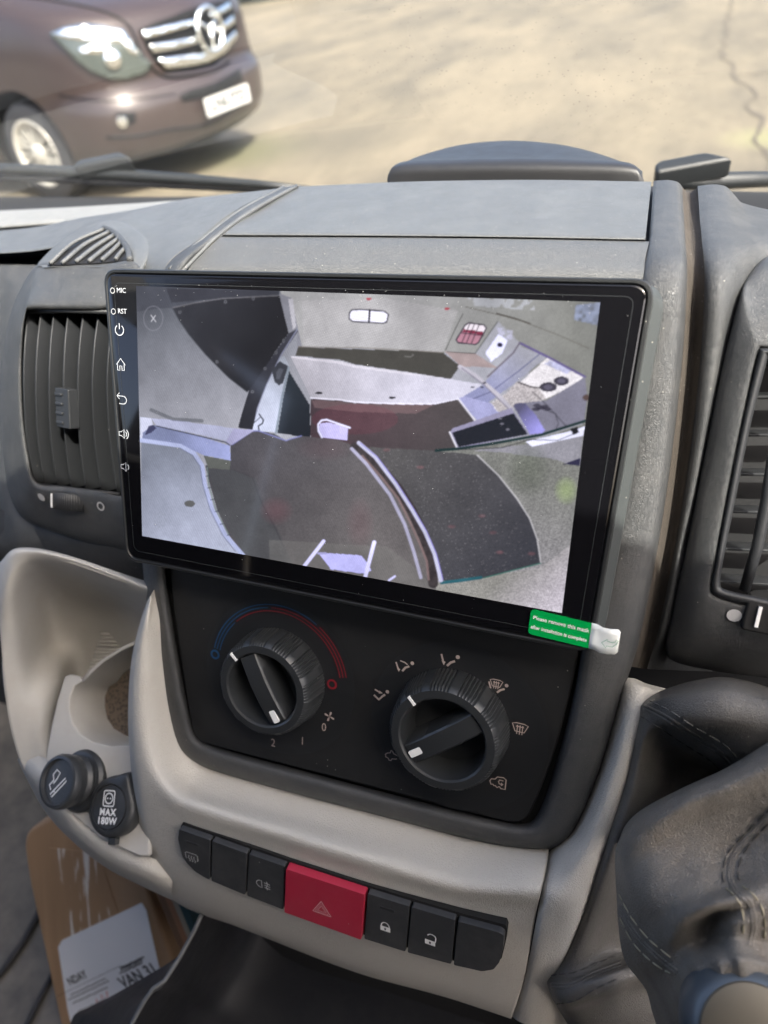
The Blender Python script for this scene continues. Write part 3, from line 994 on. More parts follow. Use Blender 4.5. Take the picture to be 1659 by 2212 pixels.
# trough and dash surface between the frame and the driver's vent
loft('dusty_trough', [[(1471, 400, -138), (1484, 414, -150), (1500, 410, -144), (1508, 402, -138)],
                      [(1480, 522, -57), (1492, 525, -64), (1504, 524, -62), (1516, 520, -56)],
                      [(1484, 604, -34), (1498, 607, -41), (1510, 606, -39), (1522, 602, -34)],
                      [(1476, 754, -32), (1492, 757, -41), (1503, 757, -39), (1514, 756, -33)],
                      [(1455, 954, -32), (1471, 956, -41), (1482, 956, -39), (1493, 955, -34)],
                      [(1426, 1153, -32), (1443, 1154, -42), (1453, 1154, -41), (1463, 1153, -36)],
                      [(1388, 1351, -32), (1404, 1352, -47), (1413, 1352, -46), (1424, 1352, -40)],
                      [(1360, 1440, -32), (1376, 1442, -50), (1386, 1444, -52), (1398, 1444, -50)]], MAT['groove'], dash, 6, 4)
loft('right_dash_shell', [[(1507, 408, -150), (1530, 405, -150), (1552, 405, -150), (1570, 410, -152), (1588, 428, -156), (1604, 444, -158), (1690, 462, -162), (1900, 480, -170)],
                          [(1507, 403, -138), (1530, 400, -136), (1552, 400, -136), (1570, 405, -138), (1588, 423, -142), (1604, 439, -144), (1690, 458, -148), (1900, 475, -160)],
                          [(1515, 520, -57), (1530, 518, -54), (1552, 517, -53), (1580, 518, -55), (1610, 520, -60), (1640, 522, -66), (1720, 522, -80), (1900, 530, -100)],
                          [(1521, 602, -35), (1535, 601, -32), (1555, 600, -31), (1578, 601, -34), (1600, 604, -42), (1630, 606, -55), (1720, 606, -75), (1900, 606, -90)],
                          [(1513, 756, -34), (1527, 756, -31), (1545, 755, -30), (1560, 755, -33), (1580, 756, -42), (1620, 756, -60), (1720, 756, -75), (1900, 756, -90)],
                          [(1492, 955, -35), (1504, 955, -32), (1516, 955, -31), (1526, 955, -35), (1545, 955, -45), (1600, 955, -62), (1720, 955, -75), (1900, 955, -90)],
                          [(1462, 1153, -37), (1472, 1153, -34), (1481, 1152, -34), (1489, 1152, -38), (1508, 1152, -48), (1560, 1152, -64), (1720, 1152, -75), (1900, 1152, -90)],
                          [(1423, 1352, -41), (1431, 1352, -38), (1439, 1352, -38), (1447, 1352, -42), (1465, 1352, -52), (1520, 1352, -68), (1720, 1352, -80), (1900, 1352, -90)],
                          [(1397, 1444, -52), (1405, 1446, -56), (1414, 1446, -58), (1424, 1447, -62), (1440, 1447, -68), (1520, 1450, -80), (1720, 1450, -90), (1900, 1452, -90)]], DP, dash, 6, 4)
MAT['ledge'] = grained('sunlit_ledge_plastic', (.19, .19, .18), .5, 1200, .3, .0003, dust=.2)  # same grey plastic, base colour lightened to carry the grazing sun
# left dash top, ledge and shelf
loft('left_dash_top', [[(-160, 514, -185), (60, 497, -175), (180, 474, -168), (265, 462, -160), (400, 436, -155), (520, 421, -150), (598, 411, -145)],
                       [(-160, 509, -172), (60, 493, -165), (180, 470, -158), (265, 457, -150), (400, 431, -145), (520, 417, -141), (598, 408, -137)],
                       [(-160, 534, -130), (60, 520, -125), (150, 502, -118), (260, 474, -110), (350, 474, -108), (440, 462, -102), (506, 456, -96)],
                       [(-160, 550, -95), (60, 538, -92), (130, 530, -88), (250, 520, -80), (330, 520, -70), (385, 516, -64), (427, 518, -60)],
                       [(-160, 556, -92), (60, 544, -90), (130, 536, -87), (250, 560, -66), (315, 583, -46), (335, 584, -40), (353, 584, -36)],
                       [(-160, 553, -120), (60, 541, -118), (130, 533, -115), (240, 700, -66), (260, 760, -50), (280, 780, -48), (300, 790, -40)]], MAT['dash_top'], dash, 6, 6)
loft('defroster_ledge', [[(-160, 462, -240), (140, 448, -232), (400, 432, -222), (560, 420, -214), (700, 412, -205)],
                         [(-160, 468, -224), (140, 456, -218), (400, 438, -208), (560, 424, -200), (700, 416, -190)],
                         [(-160, 502, -196), (140, 479, -186), (300, 455, -180), (420, 437, -172), (560, 424, -165)],
                         [(-160, 512, -192), (140, 487, -184), (300, 462, -178), (420, 445, -170), (560, 430, -160)]], MAT['ledge'], dash, 4, 6)
loft('demist_cover', [[(-160, 492, -206), (-60, 485, -204), (60, 477, -201), (130, 472, -199), (140, 474, -198)],
                      [(-160, 491, -198), (-60, 484, -196), (60, 475, -193), (130, 470, -191), (141, 472, -190)],
                      [(-160, 503, -188), (-60, 496, -186), (60, 487, -184), (130, 482, -183), (141, 481, -183)],
                      [(-160, 506, -194), (-60, 499, -192), (60, 490, -190), (130, 485, -189), (141, 483, -188)]], MAT['ledge'], dash, 3, 4)
loft('shelf_recess', [[(-160, 553, -118), (60, 541, -116), (150, 533, -112), (230, 525, -105)],
                      [(-160, 556, -190), (60, 545, -190), (150, 540, -180), (230, 535, -160)],
                      [(-160, 560, -190), (60, 556, -190), (150, 556, -180), (230, 550, -160)],
                      [(-160, 574, -100), (60, 574, -98), (100, 576, -96), (200, 590, -92)]], MAT['dark'], dash, 2, 3)
loft('left_dash_shell', [[(-160, 573, -100), (0, 572, -98), (50, 572, -97), (110, 574, -95)],
                         [(-160, 577, -92), (0, 576, -90), (50, 576, -89), (110, 578, -85)],
                         [(-160, 650, -84), (0, 650, -82), (30, 650, -76), (80, 650, -70)],
                         [(-160, 850, -76), (-10, 850, -72), (10, 850, -66), (60, 850, -60)],
                         [(-160, 1050, -70), (-10, 1050, -66), (10, 1050, -60), (70, 1050, -60)],
                         [(-160, 1160, -66), (0, 1175, -62), (50, 1180, -56), (120, 1190, -60)],
                         [(-160, 1230, -80), (0, 1230, -80), (50, 1230, -80), (120, 1230, -80)]], DP, dash, 5, 4)
plq = Pl(P(-8, 598, -84), W(10, 0, 0) - W(0, 0, 0), W(0, 2, 10) - W(0, 0, 0))
loft('lower_dash_panel', [[(-60, 1080, -62), (60, 1120, -58), (140, 1145, -52), (230, 1170, -46), (320, 1190, -44), (380, 1200, -44)],
                          [(-60, 1150, -64), (60, 1155, -58), (140, 1175, -53), (230, 1205, -49), (320, 1230, -46), (380, 1245, -46)],
                          [(-60, 1200, -68), (60, 1198, -64), (140, 1216, -60), (230, 1245, -57), (320, 1275, -54), (380, 1290, -54)],
                          [(-60, 1240, -90), (60, 1240, -90), (140, 1260, -90), (230, 1290, -90), (320, 1320, -80), (380, 1330, -80)]], DL, dash, 5, 5)
# backing so that no daylight leaks through the joints
V = [W(-520, 70, -112), W(520, 70, -112), W(520, -110, -112), W(-520, -110, -112)]
mk2('leak_backing', V, [(3, 2, 1, 0)], MAT['dark'], dash, smooth=False)
V = [W(-135, -60, -100), W(520, -60, -100), W(520, -640, -140), W(-135, -640, -140)]
mk2('leak_backing', V, [(3, 2, 1, 0)], MAT['dark'], dash, smooth=False)
# raised document holder standing behind the lid
dh = loft('document_holder', [[(836, 402, -146), (842, 400, -144), (950, 397, -144), (1120, 394, -144), (1290, 396, -146), (1380, 400, -148), (1394, 404, -150)],
                              [(838, 379, -146), (846, 366, -144), (950, 362, -143), (1120, 360, -143), (1290, 361, -145), (1374, 366, -147), (1388, 379, -149)],
                              [(846, 368, -150), (862, 352, -150), (950, 346, -150), (1120, 342, -150), (1290, 346, -152), (1362, 353, -153), (1388, 370, -156)],
                              [(850, 366, -160), (880, 348, -160), (960, 343, -160), (1120, 341, -162), (1280, 344, -163), (1350, 352, -164), (1385, 372, -166)],
                              [(860, 364, -176), (915, 335, -186), (1000, 312, -196), (1110, 304, -200), (1220, 314, -196), (1310, 338, -188), (1370, 370, -180)],
                              [(880, 375, -190), (930, 345, -200), (1000, 320, -206), (1110, 311, -208), (1220, 322, -206), (1310, 346, -200), (1370, 378, -192)]],
          grained('holder_plastic', (.017, .017, .018), .42, 1200, .1, .0002), dash, 6, 7)

# ------------------------------------------------------------------ beige console (one moulding round the frame)
st = [
    [(352, 1245, -26), (340, 1262, -22), (332, 1275, -16), (327, 1284, -12), (322, 1292, -12), (318, 1298, -24)],
    [(362, 1330, -26), (348, 1334, -18), (328, 1338, -10), (318, 1340, -6), (309, 1342, -7), (303, 1345, -22)],
    [(372, 1420, -26), (350, 1424, -17), (322, 1427, -7), (303, 1430, -4), (290, 1432, -6), (283, 1435, -22)],
    [(395, 1540, -27), (362, 1550, -16), (322, 1556, -4), (300, 1560, -1), (284, 1562, -3), (277, 1566, -20)],
    [(425, 1615, -27), (380, 1640, -14), (338, 1660, 0), (318, 1672, 2), (297, 1700, -2), (288, 1706, -18)],
    [(455, 1650, -27), (412, 1690, -12), (376, 1716, 3), (355, 1745, 2), (322, 1820, -6), (310, 1872, -26)],
    [(500, 1660, -27), (465, 1712, -12), (432, 1742, 4), (418, 1780, 2), (398, 1900, -7), (386, 1950, -28)],
    [(620, 1698, -27), (590, 1746, -12), (560, 1783, 4), (552, 1822, 1), (530, 1945, -7), (515, 2000, -28)],
    [(830, 1750, -27), (815, 1805, -12), (800, 1855, 4), (795, 1895, 1), (780, 2020, -7), (768, 2096, -28)],
    [(1010, 1800, -27), (1003, 1855, -11), (994, 1912, 3), (990, 1948, 0), (975, 2080, -8), (962, 2150, -28)],
    [(1180, 1828, -27), (1176, 1865, -12), (1163, 1925, 1), (1153, 1965, -1), (1127, 2110, -9), (1100, 2194, -28)],
    [(1186, 1830, -29), (1182, 1867, -15), (1169, 1927, -3), (1159, 1967, -5), (1133, 2112, -13), (1106, 2196, -32)],
]
rows = [list(c) for c in zip(*st)]
under = [(p[0] + 3, p[1] - 8, -95) for p in rows[-1]]
loft('console_trim', rows + [under], MAT['beige'], dash, 7, 6, bvh='console')
loft('console_side_trim', [[(1346, 1462, -34), (1358, 1464, -34), (1372, 1466, -34), (1395, 1476, -36), (1440, 1488, -38), (1480, 1500, -44)],
                           [(1343, 1482, -33), (1352, 1482, -27), (1372, 1486, -24), (1395, 1494, -24), (1430, 1510, -32), (1470, 1540, -48)],
                           [(1322, 1570, -31), (1334, 1571, -23), (1352, 1575, -16), (1374, 1582, -16), (1398, 1600, -30), (1430, 1630, -50)],
                           [(1292, 1672, -30), (1302, 1674, -21), (1322, 1682, -13), (1346, 1692, -13), (1370, 1710, -28), (1400, 1740, -50)],
                           [(1238, 1792, -29), (1250, 1798, -18), (1276, 1808, -9), (1306, 1820, -10), (1334, 1836, -26), (1370, 1850, -50)],
                           [(1190, 1834, -29), (1205, 1860, -12), (1234, 1890, -4), (1272, 1915, -8), (1304, 1930, -24), (1340, 1950, -50)],
                           [(1170, 1930, -4), (1182, 1940, 1), (1206, 1956, 1), (1240, 1978, -5), (1270, 2000, -20), (1320, 2020, -50)],
                           [(1134, 2110, -12), (1146, 2112, -8), (1166, 2116, -8), (1196, 2124, -12), (1230, 2134, -26), (1290, 2150, -50)],
                           [(1107, 2196, -30), (1118, 2205, -26), (1140, 2215, -24), (1170, 2226, -26), (1210, 2240, -36), (1270, 2260, -60)]],
     MAT['beige'], dash, 6, 5, bvh='side')

# ------------------------------------------------------------------ alcove with cup holder (passenger side)
loft('alcove_liner', [[(-30, 1240, -40), (0, 1215, -34), (30, 1186, -30), (80, 1184, -30), (150, 1200, -30), (240, 1230, -30), (335, 1262, -32)],
                      [(-12, 1270, -26), (3, 1232, -20), (31, 1194, -15), (80, 1191, -15), (150, 1207, -17), (240, 1239, -20), (332, 1277, -24)],
                      [(-4, 1330, -20), (15, 1262, -15), (44, 1222, -16), (82, 1211, -19), (150, 1226, -23), (240, 1257, -27), (328, 1298, -30)],
                      [(2, 1390, -20), (30, 1340, -24), (62, 1296, -42), (100, 1272, -60), (160, 1288, -70), (240, 1316, -68), (322, 1350, -56)],
                      [(9, 1470, -20), (44, 1440, -30), (80, 1412, -52), (120, 1385, -78), (175, 1385, -90), (240, 1400, -88), (312, 1410, -72)],
                      [(20, 1560, -20), (54, 1530, -27), (92, 1500, -38), (128, 1475, -54), (170, 1480, -92), (240, 1490, -96), (306, 1490, -84)],
                      [(44, 1645, -19), (66, 1630, -23), (92, 1606, -28), (114, 1580, -38), (150, 1590, -84), (240, 1600, -96), (300, 1600, -90)],
                      [(84, 1725, -17), (94, 1712, -18), (106, 1692, -20), (122, 1668, -28), (150, 1650, -70), (240, 1660, -80), (300, 1660, -80)]],
     MAT['beige_fine'], dash, 6, 6, solid=.003)
# rim of the alcove curving down to the front edge
loft('alcove_rim', [[(38, 1640, -36), (43, 1636, -30), (50, 1632, -29), (58, 1628, -32)],
                    [(62, 1690, -26), (70, 1684, -10), (88, 1670, -8), (112, 1648, -16)],
                    [(104, 1762, -26), (112, 1752, -8), (126, 1738, -5), (146, 1722, -11)],
                    [(166, 1826, -26), (172, 1815, -6), (184, 1800, -3), (206, 1780, -8)],
                    [(232, 1876, -26), (238, 1864, -5), (248, 1848, -2), (266, 1822, -6)],
                    [(308, 1915, -28), (312, 1900, -7), (318, 1880, -3), (322, 1850, -7)],
                    [(372, 1945, -34), (372, 1925, -14), (372, 1900, -11), (370, 1870, -14)]], MAT['beige'], dash, 6, 5)
# sloping shelf that carries the two sockets and the cup hole
SN = Vector(W(0, .42, .9) - W(0, 0, 0)).normalized()
SO = P(200, 1690, -14)
pls = Pl(SO, W(1, 0, 0) - W(0, 0, 0), SN)


def onpl(pl, px, py):
    d = Vector(ray(px, py)); c = Vector(CW)
    s = (pl.o - c).dot(pl.n) / d.dot(pl.n)
    q = c + d * s - pl.o
    return (q.dot(pl.u), q.dot(pl.v))


hole_edge = [(178, 1472), (161, 1482), (151, 1505), (150, 1530), (156, 1560), (172, 1585), (200, 1602), (240, 1611), (285, 1609)]
shelf_px = [(112, 1560), (124, 1510), (139, 1461), (150, 1457), (172, 1462)] + hole_edge + [(302, 1640), (318, 1700), (322, 1760), (322, 1850), (300, 1850), (220, 1815), (140, 1745), (98, 1690), (100, 1630)]
hole_px = [(310, 1380), (262, 1402), (225, 1425), (196, 1450)] + hole_edge + [(330, 1600)]
prism('alcove_shelf', pls, [onpl(pls, *p) for p in shelf_px], -.004, 0, MAT['beige_fine'], dash, bevel=.0012)
# cup well: wall falling from the hole edge to a dirty base
hp = [onpl(pls, *p) for p in hole_px]
Vc, Fc = [], []
K = len(hp)
cxh = sum(p[0] for p in hp) / K; cyh = sum(p[1] for p in hp) / K
for zz, sc_ in ((-.0005, 1.0), (-.003, .985), (-.016, .96), (-.045, .93)):
    for p in hp: Vc.append(pls(cxh + (p[0] - cxh) * sc_, cyh + (p[1] - cyh) * sc_, zz))
for r_ in range(3):
    for i in range(K - 1):
        Fc.append((r_ * K + i, r_ * K + i + 1, (r_ + 1) * K + i + 1, (r_ + 1) * K + i))
mk2('cup_well', Vc, Fc, MAT['beige_fine'], dash)
Vc = [pls(cxh + (p[0] - cxh) * 1.1, cyh + (p[1] - cyh) * 1.0, -.034) for p in hp]
mk2('cup_well_base', Vc, face_pl([tuple(range(K))], Vc, pls.n), MAT['cork'], dash, smooth=False)
# ribbed back of the well
for k in range(12):
    t = k / 11
    a = (188 + 30 * t, 1458 - 88 * t); b_ = (305, 1450 - 84 * t + 6)
    tube('rib', [P(a[0], a[1], -70 - 12 * t), P((a[0] + b_[0]) / 2, (a[1] + b_[1]) / 2, -80 - 6 * t), P(b_[0], b_[1], -80 - 2 * t)], .0011, MAT['beige_fine'], dash, 6)
# upper lip of the cup well
tube('cup_well_lip', [pls(*onpl(pls, *p), -.001) for p in [(310, 1380), (262, 1402), (225, 1425), (196, 1450), (178, 1472)]], .0014, MAT['beige_fine'], dash, 6)
# fine raised ridges either side of the lid frame
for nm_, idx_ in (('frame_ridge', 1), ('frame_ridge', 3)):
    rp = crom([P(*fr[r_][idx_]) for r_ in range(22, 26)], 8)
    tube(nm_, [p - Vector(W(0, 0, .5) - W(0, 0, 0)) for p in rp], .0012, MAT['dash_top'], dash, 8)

# ================================================================== head unit
SP = Pl(W(0, 0, 0), W(1, 0, 0) - W(0, 0, 0), W(0, 0, 1) - W(0, 0, 0))
Q = [(221, 580), (1418, 602), (1277, 1413), (271, 1210)]
QS = [onpl(SP, *p) for p in Q]
hu = empty('head_unit', W(0, -80, -14), 'large black touchscreen head unit showing a fisheye camera picture of a van interior', 'car screen')


def inset(poly, d):
    """move every edge of a quad inwards by d"""
    n = len(poly); out = []
    c = Vector((sum(p[0] for p in poly) / n, sum(p[1] for p in poly) / n))
    L = []
    for i in range(n):
        a = Vector(poly[i][:2]); b = Vector(poly[(i + 1) % n][:2]); t = (b - a).normalized()
        nn = Vector((-t.y, t.x))
        if nn.dot(c - a) < 0: nn = -nn
        L.append((a + nn * d, t))
    for i in range(n):
        (a, t), (b, u) = L[i - 1], L[i]
        den = t.x * u.y - t.y * u.x
        s = ((b.x - a.x) * u.y - (b.y - a.y) * u.x) / den
        out.append(tuple(a + t * s))
    return out


prev = None
def shell(name, rings, m, parent, cap_first=True, cap_last=True):
    """rings: list of (poly, z) with equal counts"""
    n = len(rings[0][0]); V = []; F = []
    for poly, z in rings: V += [SP(p[0], p[1], z) for p in poly]
    for k in range(len(rings) - 1):
        for i in range(n): F.append((k * n + i, k * n + (i + 1) % n, (k + 1) * n + (i + 1) % n, (k + 1) * n + i))
    if cap_first: F.append(tuple(range(n)))
    if cap_last: F.append(tuple(range((len(rings) - 1) * n, len(rings) * n)))
    o = mk(name, V, F, m, parent)
    e = o.modifiers.new('e', 'EDGE_SPLIT'); e.split_angle = math.radians(30)
    return o


def rin(d, r): return rpoly(inset(QS, d), r, 8)


def flare(d, r, k):
    # the plastic body behind the glass swells outwards on the driver's side
    q = inset(QS, d)
    q[1] = (q[1][0] + k, q[1][1]); q[2] = (q[2][0] + k * .85, q[2][1])
    return rpoly(q, r, 8)


shell('housing', [(flare(.003, .012, .003), -.021), (flare(.0015, .013, .0062), -.015), (flare(.0008, .012, .0052), -.0075), (flare(.0008, .009, .0012), -.0024)], MAT['bezel_side'], hu)
shell('bezel', [(rin(0, .008), -.0024), (rin(0, .008), -.0007), (rin(.0005, .0078), -.0001), (rin(.0016, .0070), 0), (rin(.0020, .0066), -.0004), (rin(.0024, .0064), -.0010)], MAT['bezel'], hu, cap_last=False)
glass = shell('glass_front', [(rin(.0026, .0062), -.0012), (rin(.0026, .0062), .0001), (rin(.0031, .0058), .0004)], MAT['glass_black'], hu)
film_o = rin(.0068, .004)
glyph('protective_film_edge', SP, [([tuple(p) for p in film_o], .00022, True)], plain('film_edge', (.035, .038, .04), .25), hu, z=.00046)
# speckles of dust on the film
dv, df_ = [], []
dq = inset(QS, .006)
for k in range(150):
    u, v = random.random(), random.random()
    if k < 60: v = random.random() * .06
    a = Vector(dq[0]).lerp(Vector(dq[1]), u).lerp(Vector(dq[3]).lerp(Vector(dq[2]), u), v)
    s = random.uniform(.00008, .00026); an = random.random() * 3.14
    el = random.uniform(.3, 1)
    p = [(a.x + s * math.cos(an + t) * (1 if i % 2 else el), a.y + s * math.sin(an + t) * (1 if i % 2 else el)) for i, t in enumerate((0, 1.57, 3.14, 4.71))]
    n = len(dv); dv += [SP(x, y, .0009) for x, y in p]; df_.append((n, n + 1, n + 2, n + 3))
du = mk2('dust_specks', dv, df_, plain('dust_speck', (.3, .3, .3), .8), glass, smooth=False)
du['kind'] = 'stuff'

# ---- the picture on the display, painted cell by cell on a fine grid
DQ = [(296, 618), (1297, 653), (1214, 1323), (309, 1157)]
DS = [onpl(SP, *p) for p in DQ]
GW, GH = 640, 376
uu, vv = np.meshgrid(np.linspace(0, 1, GW), np.linspace(0, 1, GH))
d0, d1, d2, d3 = [np.array(p) for p in DS]
SX = (1 - vv) * ((1 - uu) * d0[0] + uu * d1[0]) + vv * ((1 - uu) * d3[0] + uu * d2[0])
SY = (1 - vv) * ((1 - uu) * d0[1] + uu * d1[1]) + vv * ((1 - uu) * d3[1] + uu * d2[1])
Xc = np.stack([SX, SY, np.zeros_like(SX)], -1) @ R.T + T
SRCX = (CX + FPX * Xc[..., 0] / Xc[..., 2]) / .5486
SRCY = (CY + FPX * Xc[..., 1] / Xc[..., 2]) / .5486


def lin(c):
    c = np.array(c, float) / 255.0
    return np.where(c <= .04045, c / 12.92, ((c + .055) / 1.055) ** 2.4)


def AZ(pts): return [(400 + x / 1.508, 1050 + y / 1.508) for x, y in pts]
def BZ(pts): return [(1400 + x / 1.3825, 1050 + y / 1.3825) for x, y in pts]


def pmask(poly):
    m = np.zeros(SRCX.shape, bool)
    n = len(poly)
    for i in range(n):
        x1, y1 = poly[i]; x2, y2 = poly[(i + 1) % n]
        if y1 == y2: continue
        cond = ((y1 > SRCY) != (y2 > SRCY)) & (SRCX < (x2 - x1) * (SRCY - y1) / (y2 - y1) + x1)
        m ^= cond
    return m


def lmask(line, w):
    best = np.full(SRCX.shape, 1e9)
    for (x1, y1), (x2, y2) in zip(line[:-1], line[1:]):
        dx, dy = x2 - x1, y2 - y1
        t = np.clip(((SRCX - x1) * dx + (SRCY - y1) * dy) / (dx * dx + dy * dy + 1e-9), 0, 1)
        best = np.minimum(best, np.hypot(SRCX - x1 - t * dx, SRCY - y1 - t * dy))
    return np.clip((w / 2 - best) / 2.2 + .5, 0, 1)


def smooth_noise(sx, sy, seed):
    r = np.random.default_rng(seed)
    g = r.random((int(sy) + 2, int(sx) + 2))
    yy = vv * sy; xx = uu * sx
    yi = yy.astype(int); xi = xx.astype(int); fy = yy - yi; fx = xx - xi
    fy = fy * fy * (3 - 2 * fy); fx = fx * fx * (3 - 2 * fx)
    return (g[yi, xi] * (1 - fx) + g[yi, xi + 1] * fx) * (1 - fy) + (g[yi + 1, xi] * (1 - fx) + g[yi + 1, xi + 1] * fx) * fy


IMG = np.zeros(SRCX.shape + (3,))
n1 = smooth_noise(14, 9, 1); n2 = smooth_noise(60, 36, 2); n3 = rng.random(SRCX.shape); n4 = smooth_noise(160, 95, 4)


def put(mask, col, amt=1.0, tex=0.0, texn=None):
    global IMG
    c = lin(col)
    m = (mask.astype(float) * amt)[..., None]
    t = 1 + (tex * ((texn if texn is not None else n3) - .5) * 2)[..., None] if tex else 1
    IMG = IMG * (1 - m) + c * t * m


def grad(mask, c0, c1, p0, p1, tex=0.0):
    """two-colour sweep between two source points"""
    global IMG
    dx, dy = p1[0] - p0[0], p1[1] - p0[1]
    t = np.clip(((SRCX - p0[0]) * dx + (SRCY - p0[1]) * dy) / (dx * dx + dy * dy), 0, 1)[..., None]
    c = lin(c0) * (1 - t) + lin(c1) * t
    if tex: c = c * (1 + tex * (n3 - .5) * 2)[..., None]
    m = mask.astype(float)[..., None]
    IMG = IMG * (1 - m) + c * m


ALL = np.ones(SRCX.shape, bool)
grad(ALL, (84, 87, 94), (150, 150, 158), (700, 1150), (900, 1700), .03)
# ceiling and far wall
put(pmask(AZ([(200, 60), (1060, 110), (1060, 172), (900, 180), (720, 190), (560, 215), (425, 245), (330, 250), (200, 270)])), (76, 78, 86))
put(pmask(AZ([(390, 130), (1060, 140), (1060, 172), (700, 190), (420, 215)])), (58, 59, 66))
grad(pmask(AZ([(1060, 100), (1900, 100)]) + BZ([(620, 150), (1340, 180), (1320, 560), (1250, 860), (1000, 760), (900, 420), (780, 300), (650, 470), (480, 470), (0, 445)]) + AZ([(1190, 475), (1165, 375), (1110, 390)])),
     (150, 149, 150), (122, 122, 118), (1500, 1300), (2250, 1400), .04)
put(pmask(AZ([(1060, 160), (1130, 185), (1195, 475), (1165, 500), (1165, 375), (1112, 392)])), (122, 122, 130))
put(pmask(AZ([(1112, 190), (1140, 190), (1160, 360), (1140, 372)])), (165, 163, 170))
stripe = .5 + .5 * np.sin((SRCY + SRCX * .32) * .62)
put(pmask(AZ([(1195, 200), (1700, 190)]) + BZ([(560, 240), (480, 465), (0, 440)]) + AZ([(1200, 470)])), (172, 168, 172), .28, .25, stripe)
# dark panel upper left and its frame
grad(pmask(AZ([(425, 245), (560, 215), (720, 190), (900, 180), (1060, 172), (1115, 395), (1060, 470), (1000, 560), (880, 735), (870, 745), (760, 660), (620, 520), (520, 400), (460, 310)])),
     (52, 53, 58), (24, 23, 24), (700, 1210), (1000, 1400), .05)
put(lmask(AZ([(425, 245), (560, 215), (720, 190), (900, 180), (1060, 172)]), 5), (120, 118, 122), .6)
put(lmask(AZ([(425, 245), (460, 310), (520, 400), (620, 520), (760, 660), (870, 745)]), 4), (70, 72, 78), .8)
grad(pmask(AZ([(1165, 370), (1115, 395), (1000, 560), (880, 735), (840, 860), (815, 955), (900, 968), (930, 840), (985, 700), (1070, 530), (1170, 385)])), (56, 56, 64), (34, 34, 38), (1160, 1300), (960, 1650), .05)
put(lmask(AZ([(1165, 375), (1070, 525), (985, 700), (930, 840), (905, 968)]), 5), (128, 130, 150), .8)
for x, y in ((470, 270), (740, 210), (905, 190), (690, 565), (975, 605), (900, 742), (1085, 440), (1040, 510)):
    for rr, cc in ((6.5, (112, 112, 118)), (4, (40, 40, 44))):
        sx, sy = AZ([(x, y)])[0]; put(np.hypot(SRCX - sx, SRCY - sy) < rr, cc, .8)
# white door strip, dark doorway
grad(pmask(AZ([(1090, 530), (1118, 590), (1105, 650), (1080, 790), (1045, 985), (900, 970), (935, 835), (990, 695), (1065, 540)])), (142, 146, 156), (178, 182, 200), (1100, 1400), (1040, 1690))
put(pmask(AZ([(1015, 620), (1060, 560), (1112, 590), (1082, 690), (1058, 705), (1032, 685)])), (52, 54, 60))
put(pmask(AZ([(1040, 630), (1060, 600), (1085, 610), (1060, 670), (1040, 665)])), (78, 80, 88))
grad(pmask(AZ([(1118, 620), (1240, 820), (1245, 1015), (1048, 988), (1083, 780)])), (34, 42, 48), (20, 26, 32), (1150, 1500), (1200, 1700))
put(lmask(AZ([(1115, 600), (1075, 780), (1040, 985)]), 9), (120, 128, 138))
put(lmask(AZ([(940, 875), (965, 910), (960, 930), (935, 945), (940, 975)]), 5), (22, 24, 32))
put(lmask(AZ([(905, 930), (945, 895)]), 3), (22, 24, 32))
# dark band, ramp underside
put(pmask(AZ([(1172, 475), (1380, 486), (1700, 495)]) + BZ([(300, 458), (482, 470), (572, 540), (520, 612), (300, 575), (0, 532)]) + AZ([(1430, 555), (1155, 528)])), (66, 64, 58), 1, .06)
put(lmask(AZ([(1172, 475), (1400, 482)]) + BZ([(0, 440), (250, 452), (482, 468)]), 4), (112, 105, 98), .7)
grad(pmask(AZ([(1125, 530), (1420, 560)]) + BZ([(0, 535), (300, 578), (520, 612), (690, 640), (640, 690), (560, 718), (430, 745), (250, 744), (0, 735)]) + AZ([(1245, 775), (1180, 640)])), (158, 155, 163), (186, 184, 198), (1200, 1450), (1850, 1550), .05)
put(pmask(AZ([(1125, 530), (1420, 560)]) + BZ([(0, 535), (300, 578), (520, 612), (300, 590), (0, 550)]) + AZ([(1400, 575), (1140, 542)])), (200, 196, 205), .5)
put(lmask(AZ([(1245, 778), (1420, 790)]) + BZ([(0, 737), (250, 746), (430, 747), (560, 720)]), 5), (215, 212, 226), .8)
for pt, rx, ry in ((AZ([(1294, 750)])[0], 14, 5), (BZ([(202, 712)])[0], 13, 5)):
    put(((SRCX - pt[0]) / rx) ** 2 + ((SRCY - pt[1]) / ry) ** 2 < 1, (30, 28, 32))
put(lmask(BZ([(270, 487), (300, 492), (318, 482), (312, 476)]), 3), (120, 118, 116), .8)
# floor behind the ramp
grad(pmask(AZ([(1245, 785), (1420, 795)]) + BZ([(0, 742), (250, 750), (430, 750), (560, 722), (660, 845), (520, 900), (560, 990), (420, 1002), (60, 985), (0, 975)]) + AZ([(1420, 1035), (1245, 1015)])), (66, 52, 56), (74, 68, 68), (1250, 1650), (1800, 1700), .12)
put(pmask(AZ([(1250, 790), (1420, 800)]) + BZ([(0, 745), (430, 752), (330, 800), (0, 790)]) + AZ([(1400, 850), (1270, 840)])), (112, 92, 94), .6)
put(((SRCX - 1400) / 170) ** 2 + ((SRCY - 1650) / 60) ** 2 < 1, (110, 50, 66), .22, .1)
